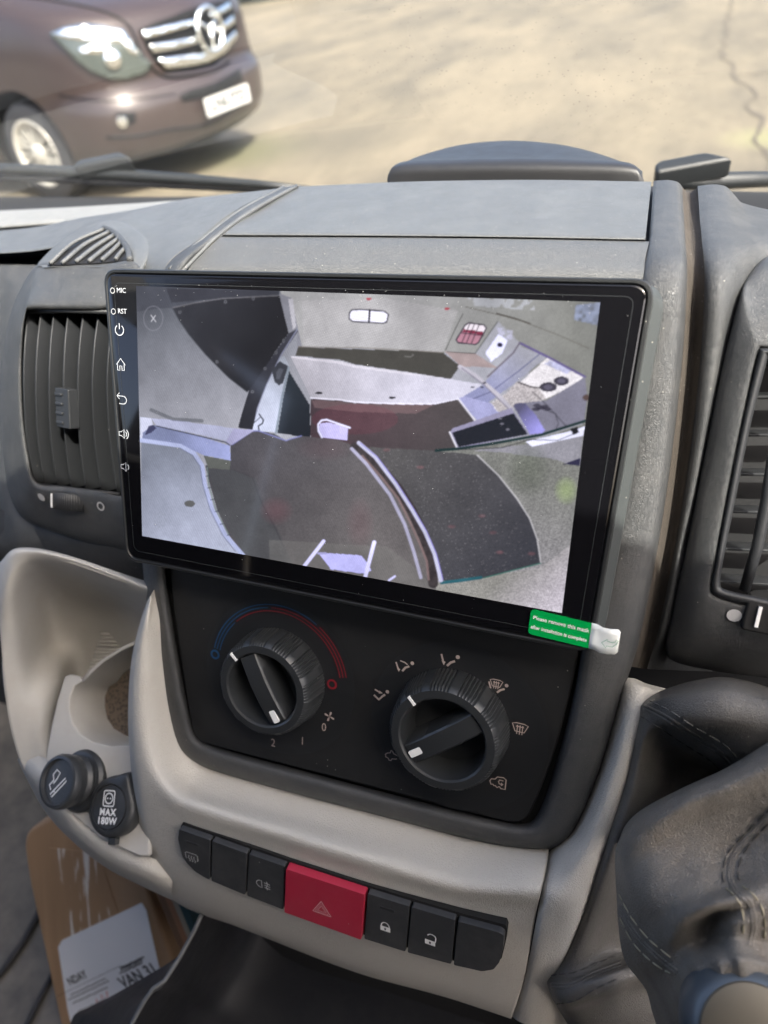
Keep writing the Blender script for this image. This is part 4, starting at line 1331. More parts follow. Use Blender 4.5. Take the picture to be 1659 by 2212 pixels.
# lower floor
grad(pmask(AZ([(770, 1060), (900, 975), (935, 973), (1030, 990), (1100, 1032), (1190, 1004), (1420, 1032)]) + BZ([(20, 985), (120, 1060), (310, 1320), (430, 1560), (460, 1760), (0, 1720)]) + AZ([(860, 1720), (760, 1590), (690, 1440), (650, 1300), (620, 1180), (770, 1150)])),
     (70, 68, 72), (96, 92, 92), (900, 1750), (1350, 2250), .16)
put(pmask(AZ([(640, 1200), (790, 1205), (920, 1260), (960, 1400), (1050, 1560), (1150, 1790), (860, 1720), (690, 1440)])), (74, 76, 78), .65, .08)
put(lmask(AZ([(790, 1205), (900, 1250), (930, 1340), (960, 1410), (1040, 1560), (1100, 1700)]), 3), (56, 52, 56), .6)
for cx_, cy_, rx, ry, a_ in ((1090, 2010, 70, 60, .35), (1420, 2060, 60, 110, .18), (1280, 1760, 120, 60, .14)):
    e_ = ((SRCX - cx_) / rx) ** 2 + ((SRCY - cy_) / ry) ** 2
    put(np.clip(1 - e_, 0, 1), (120, 66, 76), a_ * .7)
put(lmask(AZ([(780, 1055), (900, 975), (935, 973), (1100, 1032), (1120, 1024), (1190, 1004)]), 5), (120, 122, 168), .8)
put(pmask(AZ([(1000, 1620), (1700, 1660)]) + BZ([(330, 1640), (460, 1780), (0, 1740)]) + AZ([(1000, 1760)])), (112, 110, 108), .45)
# shelf box at the left
put(pmask(AZ([(235, 890), (300, 898), (310, 940), (250, 1025), (235, 1030)])), (178, 180, 198))
grad(pmask(AZ([(250, 985), (310, 938), (520, 985), (765, 1062), (772, 1150), (610, 1118), (480, 1060), (245, 1030)])), (112, 118, 146), (150, 156, 196), (650, 1700), (900, 1800))
put(pmask(AZ([(300, 898), (470, 915), (790, 958), (742, 1035), (600, 1000), (330, 942)])), (158, 160, 182))
put(pmask(AZ([(790, 958), (915, 970), (768, 1062), (742, 1038)])), (150, 148, 176))
put(lmask(AZ([(330, 945), (600, 1008), (742, 1042), (765, 1058)]), 5), (70, 72, 88))
put(pmask(AZ([(285, 945), (312, 938), (330, 960), (300, 985), (262, 1000)])), (46, 46, 76), .9)
put(lmask(AZ([(300, 850), (370, 880), (430, 905), (600, 915)]), 14), (64, 68, 74), .55)
put(pmask(AZ([(610, 1120), (772, 1152), (765, 1205), (640, 1195), (625, 1160)])), (92, 94, 90))
# pale curved cover lower left
grad(pmask(AZ([(240, 1030), (470, 1060), (560, 1105), (610, 1175), (625, 1290), (670, 1440), (745, 1590), (850, 1720), (240, 1610)])), (112, 116, 128), (164, 168, 186), (600, 1800), (800, 2120), .02)
put(lmask(AZ([(240, 1030), (470, 1062), (555, 1108), (602, 1178), (618, 1290), (662, 1440), (740, 1592), (845, 1712)]), 16), (160, 166, 196))
put(lmask(AZ([(470, 1075), (545, 1120), (590, 1185), (605, 1290), (648, 1440), (722, 1592), (800, 1690)]), 2.5), (96, 100, 122))
put(lmask(AZ([(632, 1190), (640, 1290), (682, 1440), (760, 1590)]), 4), (110, 122, 120))
for x, y in ((640, 1240), (650, 1310), (668, 1380), (694, 1450), (724, 1525), (766, 1590)):
    put(lmask(AZ([(x - 16, y + 3), (x + 8, y - 1)]), 3), (60, 62, 74))
px_, py_ = AZ([(528, 1406)])[0]
put(((SRCX - px_) / 21) ** 2 + ((SRCY - py_) / 13) ** 2 < 1, (92, 92, 92))
# ground outside at the right
grad(pmask(BZ([(420, 1003), (600, 985), (1010, 930), (1260, 850), (1260, 1090), (1200, 1500), (1150, 1960), (440, 1780), (460, 1700), (1010, 1610), (990, 1480), (880, 1260), (665, 1025)])), (120, 120, 116), (158, 154, 160), (2100, 1900), (2000, 2400), .34)
put(pmask(BZ([(640, 1000), (940, 965), (1240, 905), (1225, 1082), (1170, 1078), (1090, 1048), (800, 1010)])), (142, 140, 150), .8, .12)
put(pmask(BZ([(1130, 1075), (1225, 1040), (1222, 1082)])), (40, 38, 66))
e_ = ((SRCX - 2230) / 50) ** 2 + ((SRCY - 1930) / 60) ** 2; put(np.clip(1 - e_, 0, 1), (150, 168, 110), .5, .2)
e_ = ((SRCX - 2080) / 90) ** 2 + ((SRCY - 1840) / 120) ** 2; put(np.clip(1 - e_, 0, 1), (86, 92, 78), .5, .3)
grad(pmask(BZ([(440, 1720), (1000, 1640), (1190, 1500), (1150, 1960), (440, 1780)])), (140, 138, 134), (178, 172, 180), (2000, 2250), (2150, 2400), .3)
# mat with its pale edge
grad(pmask(BZ([(60, 980), (420, 1000), (665, 1025), (780, 1135), (880, 1260), (950, 1370), (990, 1480), (1010, 1610), (700, 1692), (470, 1722), (430, 1560), (310, 1320), (120, 1060)])), (82, 80, 80), (64, 64, 70), (1600, 1800), (2050, 2200), .2)
put(lmask(BZ([(665, 1025), (780, 1135), (880, 1260), (950, 1370), (990, 1480), (1010, 1612)]), 4), (192, 190, 194))
put(lmask(BZ([(1010, 1612), (700, 1692)]), 4), (60, 110, 100))
put(lmask(BZ([(470, 1718), (560, 1708), (685, 1690)]), 13), (44, 92, 102))
for x, y in ((355, 1090), (172, 997), (750, 1445), (525, 1413), (787, 1553), (690, 1355), (960, 1560)):
    sx, sy = BZ([(x, y)])[0]
    e_ = ((SRCX - sx) / 15) ** 2 + ((SRCY - sy) / 7) ** 2; put(np.clip(1.4 - e_, 0, 1), (130, 92, 98), .4, .5, n4)
put(pmask(BZ([(60, 980), (665, 1025), (1010, 1610), (470, 1722)])) & (n3 > .985), (140, 136, 140), .6)
# two pale strips and the dark cable between them
put(lmask(BZ([(0, 985), (90, 1050), (230, 1200), (310, 1330), (372, 1460), (415, 1600), (425, 1720)]), 40), (58, 52, 52), 1, .3, n4)
put(lmask(BZ([(40, 1030), (140, 1140), (235, 1260), (300, 1390), (350, 1500), (390, 1600), (400, 1700)]), 9), (128, 108, 108), .7)
put(lmask(BZ([(-18, 990), (60, 1070), (190, 1240), (270, 1400), (320, 1550), (358, 1690)]), 13), (152, 150, 170))
put(lmask(BZ([(20, 958), (110, 1035), (220, 1180), (310, 1320), (380, 1440), (432, 1560), (468, 1705)]), 15), (178, 178, 200), .92)
put(lmask(BZ([(30, 960), (122, 1036), (232, 1182), (320, 1320), (390, 1440), (443, 1562), (478, 1700)]), 3), (120, 110, 190), .8)
# right side: wall joints, windows, doors
put(lmask(BZ([(586, 258), (540, 350), (492, 455)]), 3), (70, 68, 66))
put(lmask(BZ([(775, 300), (655, 470)]), 5), (100, 100, 100))
put(lmask(BZ([(600, 218), (780, 262), (900, 295), (1100, 370), (1270, 445)]), 2.5), (88, 84, 76))
put(lmask(BZ([(770, 255), (870, 282), (950, 310)]), 5), (66, 60, 52))
fl = pmask(BZ([(600, 160), (960, 180), (980, 240), (650, 215)])) & (n4 > .45)
put(fl, (178, 180, 190), .45)
put(pmask(BZ([(1200, 210), (1335, 195), (1318, 320), (1190, 290)])) , (130, 140, 170), .55, .7, n4)
w1 = AZ([(1475, 275), (1490, 257), (1530, 255)]) + BZ([(80, 236), (160, 243), (182, 262), (172, 302), (150, 308)]) + AZ([(1600, 333), (1495, 325), (1474, 310)])
put(pmask(w1), (206, 204, 216), 1, .28, .5 + .5 * np.sin(SRCY * 1.35))
put(lmask(w1 + [w1[0]], 5), (28, 26, 40))
put(lmask(BZ([(80, 236), (76, 300)]), 8), (30, 28, 38))
w2 = BZ([(600, 318), (620, 306), (700, 318), (714, 335), (672, 412), (655, 424), (560, 414), (550, 398)])
put(pmask(w2), (214, 206, 214))
put(pmask(BZ([(590, 342), (698, 358), (672, 412), (655, 424), (560, 414), (552, 398)])), (160, 118, 132))
put(pmask(BZ([(592, 340), (640, 346), (698, 356), (690, 372), (585, 355)])), (120, 44, 66))
put(lmask(w2 + [w2[0]], 5), (40, 30, 46))
for a, b in (((625, 310), (580, 414)), ((650, 312), (605, 418)), ((675, 316), (632, 420)), ((575, 360), (700, 376))):
    put(lmask(BZ([a, b]), 3.5), (60, 44, 56))
for x, y in ((75, 176), (500, 230)):
    sx, sy = BZ([(x, y)])[0]; put(((SRCX - sx) / 11) ** 2 + ((SRCY - sy) / 4.5) ** 2 < 1, (150, 60, 72))
put(pmask(BZ([(780, 366), (830, 402), (800, 472), (740, 516), (708, 470)])), (206, 206, 232))
put(pmask(BZ([(770, 330), (860, 350), (850, 400), (830, 398), (780, 362)])) & (n4 > .4), (188, 186, 214), .4)
sx, sy = BZ([(788, 427)])[0]; put(((SRCX - sx) / 11) ** 2 + ((SRCY - sy) / 9) ** 2 < 1, (34, 30, 60))
put(pmask(BZ([(488, 462), (655, 474), (775, 550), (640, 545), (575, 542)])), (146, 132, 132), 1, .12, n2)
put(lmask(BZ([(500, 462), (655, 474)]), 3), (80, 74, 74))
grad(pmask(BZ([(880, 428), (1046, 490), (960, 560), (860, 640), (720, 742), (590, 705), (700, 640), (720, 612), (775, 552)])), (148, 148, 158), (132, 134, 166), (2050, 1380), (1900, 1560), .05)
put(lmask(BZ([(1000, 478), (900, 560), (740, 680), (640, 720)]), 4), (98, 98, 128))
put(pmask(BZ([(560, 716), (600, 706), (740, 744), (790, 790), (665, 836), (620, 790)])), (152, 152, 186), 1, .05)
put(lmask(BZ([(560, 716), (655, 840)]), 6), (206, 204, 214))
put(pmask(BZ([(1045, 495), (1245, 600), (1160, 660), (1020, 728), (850, 760), (775, 792), (740, 742), (820, 690), (900, 628)])), (206, 202, 206), 1, .2)
put(pmask(BZ([(880, 628), (1000, 665), (1040, 720), (850, 765), (780, 790), (742, 742), (820, 690)])), (170, 164, 166), 1, .3)
put(pmask(BZ([(1060, 510), (1180, 560), (1150, 585), (1030, 530)])), (150, 152, 186), .7, .4, n4)
for x, y, rx, ry in ((1050, 655, 34, 19), (1122, 622, 30, 18)):
    sx, sy = BZ([(x, y)])[0]
    put(((SRCX - sx) / rx) ** 2 + ((SRCY - sy) / ry) ** 2 < 1, (62, 58, 70)); put(((SRCX - sx) / (rx * .5)) ** 2 + ((SRCY - sy) / (ry * .5)) ** 2 < 1, (92, 88, 104))
put(lmask(BZ([(890, 630), (960, 655), (1010, 660)]), 6), (70, 64, 66))
put(lmask(BZ([(895, 415), (1045, 490), (1250, 600)]), 9), (92, 82, 126)); put(lmask(BZ([(895, 415), (860, 470), (720, 600)]), 7), (108, 102, 112))
put(pmask(BZ([(862, 748), (960, 735), (1040, 728), (1250, 600), (1262, 700), (1245, 838), (1020, 905), (960, 915)])), (122, 120, 134), 1, .07)
grad(pmask(BZ([(860, 756), (880, 742), (925, 742), (985, 810), (1032, 890), (1020, 905), (950, 912)])), (86, 84, 110), (150, 146, 208), (2040, 1620), (2120, 1690))
put(lmask(BZ([(570, 545), (650, 590), (700, 632), (780, 700), (850, 778)]), 17), (170, 166, 176)); put(lmask(BZ([(580, 552), (700, 642), (840, 778)]), 3), (96, 92, 112))
put(pmask(BZ([(515, 900), (530, 880), (852, 768), (866, 795), (945, 912), (560, 988)])), (140, 136, 160))
put(pmask(BZ([(528, 902), (862, 797), (940, 912), (562, 980)])), (22, 26, 34), 1, .08)
put(lmask(BZ([(515, 900), (556, 988)]), 6), (206, 204, 214))
put(pmask(BZ([(925, 952), (1180, 892), (1252, 868), (1240, 918), (965, 978)])), (212, 212, 232))
put(lmask(BZ([(440, 1000), (560, 990), (730, 965), (1010, 915), (1255, 838)]), 11), (14, 46, 44))
put(pmask(BZ([(1170, 882), (1208, 870), (1218, 902), (1185, 915)])), (12, 14, 18))
for ln in ([(560, 995), (800, 985), (950, 940), (1100, 945), (1200, 905)], [(965, 680), (1050, 760), (1150, 870)], [(1040, 780), (1090, 800), (1104, 850), (1095, 885)]):
    put(lmask(BZ(ln), 3), (26, 24, 34), .9)
for x, y in ((990, 755), (1010, 770), (1030, 762), (1045, 775), (985, 775)):
    sx, sy = BZ([(x, y)])[0]; put(((SRCX - sx) / 16) ** 2 + ((SRCY - sy) / 7) ** 2 < 1, (40, 36, 52), .8)
sx, sy = BZ([(1256, 712)])[0]; put(((SRCX - sx) / 14) ** 2 + ((SRCY - sy) / 12) ** 2 < 1, (86, 70, 66))
for x, y in ((690, 655), (640, 655), (705, 632), (790, 826), (800, 855), (830, 885)):
    sx, sy = BZ([(x, y)])[0]; put(((SRCX - sx) / 8) ** 2 + ((SRCY - sy) / 4) ** 2 < 1, (40, 36, 48) if y < 700 else (120, 118, 130), .8)
# chairs
put(pmask(AZ([(1300, 930), (1340, 925), (1405, 935), (1465, 958), (1463, 1030), (1315, 1012), (1295, 980)])), (172, 166, 204), 1, .3, .5 + .5 * np.sin(SRCX * 1.1))
put(lmask(AZ([(1312, 1012), (1292, 975), (1290, 935), (1310, 912), (1340, 908), (1478, 956)]), 7), (200, 198, 222))
put(pmask(AZ([(1290, 1695), (1545, 1712), (1572, 1745), (1605, 1800), (1570, 1822), (1365, 1795)])), (176, 174, 222), 1, .22, .5 + .5 * np.sin(SRCY * 1.2))
put(lmask(AZ([(1322, 1628), (1208, 1775)]), 14), (196, 194, 230)); put(lmask(AZ([(1622, 1635), (1570, 1835)]), 15), (196, 194, 230)); put(lmask(BZ([(217, 1683), (185, 1705)]), 8), (180, 178, 214))
put(lmask(AZ([(1290, 1700), (1335, 1700)]), 8), (150, 148, 186))
# overlay buttons
put(lmask(AZ([(312 + 57 * math.cos(t * .2), 307 + 72 * math.sin(t * .2)) for t in range(33)]), 1.8), (150, 150, 160), .7)
for a, b in (((298, 288), (328, 328)), ((325, 290), (300, 326))): put(lmask(AZ([a, b]), 2.6), (205, 205, 212))
gx, gy = 350, 1500
put(lmask(AZ([(gx + (34 + (5 if t % 4 < 2 else -5)) * math.cos(t * math.pi / 16), gy + (40 + (6 if t % 4 < 2 else -6)) * math.sin(t * math.pi / 16)) for t in range(33)]), 2), (132, 136, 148), .9)
put(lmask(AZ([(gx + 14 * math.cos(t * .3), gy + 20 * math.sin(t * .3)) for t in range(22)]), 2), (132, 136, 148), .9)
put(lmask(AZ([(350, 1484), (350, 1516)]), 2), (132, 136, 148), .9)
# the camera's own softness, then the fine raster of the panel
for _ in range(1):
    pad = np.pad(IMG, ((1, 1), (1, 1), (0, 0)), mode='edge')
    IMG = (pad[1:-1, 1:-1] * 2 + pad[:-2, 1:-1] + pad[2:, 1:-1] + pad[1:-1, :-2] + pad[1:-1, 2:]) / 6
n6 = smooth_noise(9, 5, 11); n7 = smooth_noise(30, 14, 12); n8 = smooth_noise(300, 180, 13)
IMG = IMG * (.80 + .26 * n6 + .16 * n7)[..., None] * (1 + .10 * (n8 - .5))[..., None]
IMG = IMG * (1 + .10 * np.sin(SRCX * .9 + SRCY * .35) * (n6 > .2))[..., None] + np.array([.006, .007, .010])
rr2 = (uu - .5) ** 2 + ((vv - .5) * .6) ** 2
IMG = IMG * (1.06 - .45 * rr2)[..., None]
IMG *= (1 + .03 * (n3 - .5) + .10 * (n2 - .5) + .10 * (n1 - .5))[..., None]
IMG = np.clip(IMG, 0, 1) ** 1.14

verts = np.zeros((GH, GW, 3))
off = woff(hu)
for k in range(3):
    verts[..., k] = (SP.o[k] + SP.u[k] * SX + SP.v[k] * SY + SP.n[k] * .0007) - off[k]
idx = np.arange(GH * GW).reshape(GH, GW)
quads = np.stack([idx[1:, :-1], idx[1:, 1:], idx[:-1, 1:], idx[:-1, :-1]], -1).reshape(-1, 4)
me = bpy.data.meshes.new('display')
me.vertices.add(GH * GW); me.vertices.foreach_set('co', verts.reshape(-1))
me.loops.add(len(quads) * 4); me.loops.foreach_set('vertex_index', quads.reshape(-1).astype(np.int32))
me.polygons.add(len(quads)); me.polygons.foreach_set('loop_start', np.arange(0, len(quads) * 4, 4, dtype=np.int32))
me.update(calc_edges=True); me.validate()
ca = me.color_attributes.new('picture', 'FLOAT_COLOR', 'POINT')
ca.data.foreach_set('color', np.concatenate([IMG, np.ones(IMG.shape[:2] + (1,))], -1).reshape(-1).astype(np.float32))
me.materials.append(MAT['screen'])
disp = bpy.data.objects.new('display', me); COL.objects.link(disp); disp.parent = hu

# ---- touch keys down the left edge of the glass
def kp(px, py):
    a, b = onpl(SP, px, py)
    return Pl(SP(a, b, .0006), SP.u, SP.n)


glyph('microphone_hole', kp(245, 628), [(circ(0, 0, .0013), .00035, True)], MAT['grey_print'], hu)
glyph('reset_hole', kp(247, 673), [(circ(0, 0, .0013), .00035, True)], MAT['grey_print'], hu)
text('microphone_label', kp(264, 628), 'MIC', .0034, MAT['icon'], hu)
text('reset_label', kp(266, 673), 'RST', .0034, MAT['icon'], hu)
k = .00036
glyph('power_key', kp(260, 713), [(arc(0, 0, .0026, 125, 415, 20), k * 1.2, False), ([(0, .0004), (0, .0034)], k * 1.3, False)], MAT['icon'], hu)
glyph('home_key', kp(263, 788), [([(-.0028, 0), (0, .0032), (.0028, 0)], k, False), ([(-.0021, .0004), (-.0021, -.0028), (-.0007, -.0028), (-.0007, -.0006), (.0007, -.0006), (.0007, -.0028), (.0021, -.0028), (.0021, .0004)], k, False)], MAT['icon'], hu)
glyph('back_key', kp(265, 863), [([(-.0014, .0034), (-.003, .0018), (-.0014, .0002)], k, False), ([(-.003, .0018), (.001, .0018)] + arc(.001, -.0002, .002, 90, -90, 10) + [(-.0016, -.0022)], k, False)], MAT['icon'], hu)
spk = [([(-.0026, .001), (-.0026, -.001), (-.0012, -.001), (.0006, -.0024), (.0006, .0024), (-.0012, .001)], k, True)]
glyph('volume_up_key', kp(268, 937), spk + [(arc(.0006, 0, .0016, -50, 50, 8), k, False), (arc(.0006, 0, .0028, -55, 55, 8), k, False)], MAT['icon'], hu)
glyph('volume_down_key', kp(272, 1008), spk + [(arc(.0006, 0, .0018, -50, 50, 8), k, False)], MAT['icon'], hu)

# ---- sticker on the corner of the glass
zs = lambda x, y: (768 + x * .3638, 1261.8 + y * .3638)
gq = [onpl(SP, *zs(*p)) for p in [(1045, 142), (1403, 228), (1383, 376), (1025, 290)]]
st_ = empty('warning_sticker', SP(*gq[3], .0009), 'green peel-off sticker with a white tail on the lower right corner of the screen', 'sticker')
o = prism('green_label', SP, rpoly([(*gq[0], .0022), (*gq[1], .0001), (*gq[2], .0001), (*gq[3], .0022)], .002), .0007, .0009, MAT['green'], st_)
gc = Vector(((gq[0][0] + gq[2][0]) / 2, (gq[0][1] + gq[2][1]) / 2))
tu = (Vector(gq[1]) - Vector(gq[0])).normalized()
plS = Pl(SP(gc.x, gc.y, .00095), SP.u * tu.x + SP.v * tu.y, SP.n)
Lg = (Vector(gq[1]) - Vector(gq[0])).length
text('lettering', Pl(plS(-Lg * .455, .0021), plS.u, plS.n), 'Please remove this mask', Lg * .100, MAT['sticker_white'], o, align='LEFT', xs=.93, bold=.00004)
text('lettering', Pl(plS(-Lg * .465, -.0024), plS.u, plS.n), 'after installation is complete', Lg * .096, MAT['sticker_white'], o, align='LEFT', xs=.85, bold=.00004)
# white tail, bent up off the edge of the screen
e0, e1 = Vector(gq[1]), Vector(gq[2])
tv = (e0 - e1).normalized()
Vt, Ft = [], []
prof = [(0, .0009, 0), (.0025, .0010, .0001), (.005, .0022, -.0002), (.008, .0030, .0003), (.0112, .0030, .0009), (.0122, .0029, .0010)]
LT = (e0 - e1).length
for i, (dx, dz, dy) in enumerate(prof):
    r0 = .0012 if i == 5 else 0
    for j in range(5):
        t = j / 4
        q = e1 + tv * (LT * t * (1 - 2 * r0 / LT) + r0) + tu * dx + tv * dy
        Vt.append(SP(q.x, q.y, dz + .0004 * math.sin(t * 5 + i)))
for i in range(5):
    for j in range(4): Ft.append((i * 5 + j, i * 5 + j + 1, i * 5 + j + 6, i * 5 + j + 5))
o = mk('white_tail', Vt, Ft, MAT['sticker_white'], st_, solid=.0002)
qc = e1 + tv * LT * .5 + tu * .0088
plT = Pl(SP(qc.x, qc.y, .0036), SP.u * tu.x + SP.v * tu.y, SP.n)
ar = [(-.0045, -.0008), (-.0018, .0018), (-.0018, .0007), (.0008, .0006), (.0021, .0014), (.0026, .0026), (.0036, .0024), (.0030, .0002), (.0012, -.0018), (-.0018, -.0020), (-.0018, -.0032)]
glyph('arrow', plT, [(ar, .0003, True)], plain('arrow_green', (.05, .3, .15), .5), o, scale=.8)

# ================================================================== climate control panel
cp = empty('climate_panel', W(0, -190, -26), 'matt black heater panel with two round knobs below the screen', 'heater controls')
FP = Pl(W(0, 0, -22), W(1, 0, 0) - W(0, 0, 0), W(0, 0, 1) - W(0, 0, 0))
fq = [(364, 1190, .002), (372, 1300, .03), (394, 1450, .03), (418, 1601, .010), (1133, 1786, .010), (1196, 1640, .03), (1246, 1440, .03), (1262, 1330, .002)]
fp2 = rpoly([(*onpl(FP, x, y), r) for x, y, r in fq], .01, 6)
prism('faceplate', FP, fp2, -.006, 0, MAT['panel'], cp, bevel=.0012, segs=3)
prism('backing_plate', FP, [(p[0] * 1.12, p[1] * 1.04 + .004) for p in fp2], -.012, -.0065, MAT['groove_black'], cp)


def fpl(px, py, z=.0004, lean=0):
    a, b = onpl(FP, px, py)
    u = FP.u * math.cos(lean) + FP.v * math.sin(lean)
    return Pl(FP(a, b, z), u, FP.n)


# slightly glossier round fields printed behind each knob
MAT['field'] = grained('panel_smooth_field', (.014, .015, .017), .42, 2400, .05, .0001, spec=.45)
k1 = onpl(FP, 597, 1463); k2 = onpl(FP, 985, 1572)
flat('dial_field', FP, [(k1[0] + .001 + x, k1[1] + y) for x, y in circ(0, 0, .047, 64)], .0002, MAT['field'], cp)
flat('dial_field', FP, [(k2[0] + x, k2[1] + y) for x, y in circ(0, 0, .047, 64)], .0002, MAT['field'], cp)


def knob(ctr, ang, R0, parent, tick_a, mark_end):
    pl = Pl(FP(ctr[0], ctr[1], 0), FP.u, FP.n)
    H = .0185

    def rf(r, z, a, k):
        # bands of fine ridges round the side wall
        if 1 <= k <= 4:
            band = math.sin(a * 12)
            if band > -.55: return r + .00055 * math.sin(a * 96)
            return r + .0006
        return r
    kn = revolve('knob', pl, [(R0 * 1.06, 0), (R0 * 1.055, .001), (R0 * 1.03, H * .35), (R0 * 1.0, H * .75), (R0 * .975, H * .9), (R0 * .93, H), (R0 * .80, H * 1.01), (R0 * .765, H * .97),
                              (R0 * .75, H * .8), (R0 * .72, H * .35), (R0 * .66, H * .2), (0, H * .17)], MAT['knob'], parent, 576, cap=False, rfun=rf)
    # grip bar, arched along its length
    ca_, sa_ = math.cos(ang), math.sin(ang)
    gp = Pl(pl.o, pl.u * ca_ + pl.v * sa_, pl.n)
    V, F = [], []
    n = 14; L = R0 * .755; hw = .0056
    for i in range(n + 1):
        t = -1 + 2 * i / n
        x = L * t
        top = H * (1.02 - .10 * t * t)
        lim = math.sqrt(max(0, (R0 * .76) ** 2 - hw ** 2))
        x = max(-lim, min(lim, x))
        hb = hw * 1.25
        hbase = H * .1
        V += [gp(x, -hb, hbase), gp(x, -hw, top - .0009), gp(x, -hw + .0009, top), gp(x, hw - .0009, top), gp(x, hw, top - .0009), gp(x, hb, hbase)]
    for i in range(n):
        for j in range(5): F.append((i * 6 + j, i * 6 + j + 1, (i + 1) * 6 + j + 1, (i + 1) * 6 + j))
    F.append((0, 1, 2, 3, 4, 5)); F.append(tuple(n * 6 + j for j in range(6)))
    g = mk('grip', V, F, MAT['knob'], kn)
    e = g.modifiers.new('e', 'EDGE_SPLIT'); e.split_angle = math.radians(40)
    mx = mark_end * L * .78
    zt = H * (1.02 - .10 * .61) + .0006
    prism('pointer_mark', gp, rpoly([(mx - .0036, -.0018), (mx + .0036, -.0018), (mx + .0036, .0018), (mx - .0036, .0018)], .0009), zt - .001, zt, MAT['white'], kn)
    rt = R0 * .865
    tp = Pl(pl.o, pl.u * math.cos(tick_a) + pl.v * math.sin(tick_a), pl.n)
    prism('tick_mark', tp, [(rt - .0027, -.0007), (rt + .0024, -.0007), (rt + .0024, .0007), (rt - .0027, .0007)], H * .98, H * 1.035, MAT['white'], kn)
    return kn


FR = Pl(FP(0, 0, .0185), FP.u, FP.n)
def ang_of(a, b):
    p = onpl(FR, *a); q = onpl(FR, *b)
    return math.atan2(q[1] - p[1], q[0] - p[0])


c1 = onpl(FR, 567, 1490); c2 = onpl(FR, 957, 1596)
kc1 = (k1[0] * .35 + c1[0] * .65, k1[1] * .35 + c1[1] * .65); kc2 = (k2[0] * .35 + c2[0] * .65 - .0012, k2[1] * .35 + c2[1] * .65)
knob(kc1, ang_of((545, 1440), (597, 1552)), .0272, cp, ang_of((567, 1490), (503, 1412)), 1)
knob(kc2, ang_of((1018, 1560), (888, 1620)), .0283, cp, ang_of((957, 1596), (885, 1500)), 1)

# temperature arcs round the first knob
def arcs(radii, a0, a1, m, w=.00055):
    return glyph('temperature_scale', Pl(FP(kc1[0], kc1[1], .0004), FP.u, FP.n), [(arc(0, 0, r, a0, a1, 30), w, False) for r in radii], m, cp)


def pa(px, py):
    q = onpl(FP, px, py); return math.degrees(math.atan2(q[1] - kc1[1], q[0] - kc1[0])), math.hypot(q[0] - kc1[0], q[1] - kc1[1])


zk = lambda x, y: (329 + x * .2977, 1207 + y * .2977)
aB, rB = pa(*zk(470, 650)); aB2, _ = pa(*zk(620, 480)); aM, rM = pa(*zk(855, 440)); aE, _ = pa(*zk(1125, 570)); aR, rR = pa(*zk(1290, 860))
r1, r2, r3 = rB * 1.035, rB * .99, rB * .945
arcs([r1], aB, aE, MAT['blue']); arcs([r2], aB, aM, MAT['blue']); arcs([r3], aB, aB2, MAT['blue'])
arcs([r3], aB2 - 2, aR, MAT['red']); arcs([r2], aM - 3, aR, MAT['red']); arcs([r1], aE - 3, aR, MAT['red'])
glyph('cold_mark', fpl(*zk(459, 692)), [(circ(0, 0, .0024, 18), .0012, True)], MAT['blue'], cp)
glyph('hot_mark', fpl(*zk(1306, 908)), [(circ(0, 0, .0024, 18), .0012, True)], MAT['red'], cp)
LN = math.radians(0)
text('fan_step', fpl(*zk(1248, 1222), lean=LN), '0', .0070, MAT['print'], cp, xs=.85)
text('fan_step', fpl(*zk(1092, 1322), lean=LN), '1', .0070, MAT['print'], cp, xs=.85)
text('fan_step', fpl(*zk(880, 1335), lean=LN), '2', .0070, MAT['print'], cp, xs=.85)
fan = []
for q in range(4):
    a = math.radians(q * 90 + 20)
    ca_, sa_ = math.cos(a), math.sin(a)
    blade = [(0, 0), (.0006, .0018), (.0016, .0034), (.0030, .0030), (.0022, .0016)]
    fan.append([(x * ca_ - y * sa_, x * sa_ + y * ca_) for x, y in blade])
glyph('fan_symbol', fpl(*zk(1288, 1142)), [], MAT['print'], cp, fills=fan, scale=.76)

zq = lambda x, y: (768 + x * .3638, 1261.8 + y * .3638)
w_ = .00075
seat_f = [[(-.0006, -.0042), (.0016, -.0008), (.0034, .0010), (.0044, -.0002), (.0024, -.0022), (.0022, -.0034), (.0008, -.0042)], circ(.0046, .0026, .0013, 12)]
legs = ([(-.0042, -.0040), (-.0012, -.0038), (.0012, -.0012), (.0036, .0006)], .0015, False)
glyph('vent_face_symbol', fpl(*zq(152, 655)), [([(-.005, -.0012), (-.0012, -.0038), (.0010, -.0010), (.0030, .0010)], .0014, False), ([(-.0046, .0030), (-.0006, .0016)], .0011, False)], MAT['print'], cp, fills=[circ(.0046, .0034, .0013, 12), [(-.0012, .0030), (.0014, .0014), (-.0016, .0006)]], scale=.78)
glyph('vent_face_feet_symbol', fpl(*zq(290, 482)), [([(-.0058, .0014), (-.0036, -.0040)], .0011, False), ([(-.0030, .0030), (.0004, .0024), (.0024, .0012)], .0009, False), ([(-.0010, -.0042), (.0010, -.0012), (.0036, .0004)], .0014, False)], MAT['print'], cp,
      fills=[circ(.0056, .0030, .0013, 12), [(-.0048, -.0026), (-.0024, -.0030), (-.0034, -.0052)]], scale=.78)
glyph('vent_feet_symbol', fpl(*zq(560, 452)), [([(-.0058, .0034), (-.0040, -.0020)], .0012, False), ([(-.0014, -.0040), (.0008, -.0012), (.0036, .0004)], .0015, False)], MAT['print'], cp,
      fills=[circ(.0052, .0036, .0014, 12), [(-.0054, -.0010), (-.0026, -.0014), (-.0036, -.0040)]], scale=.78)
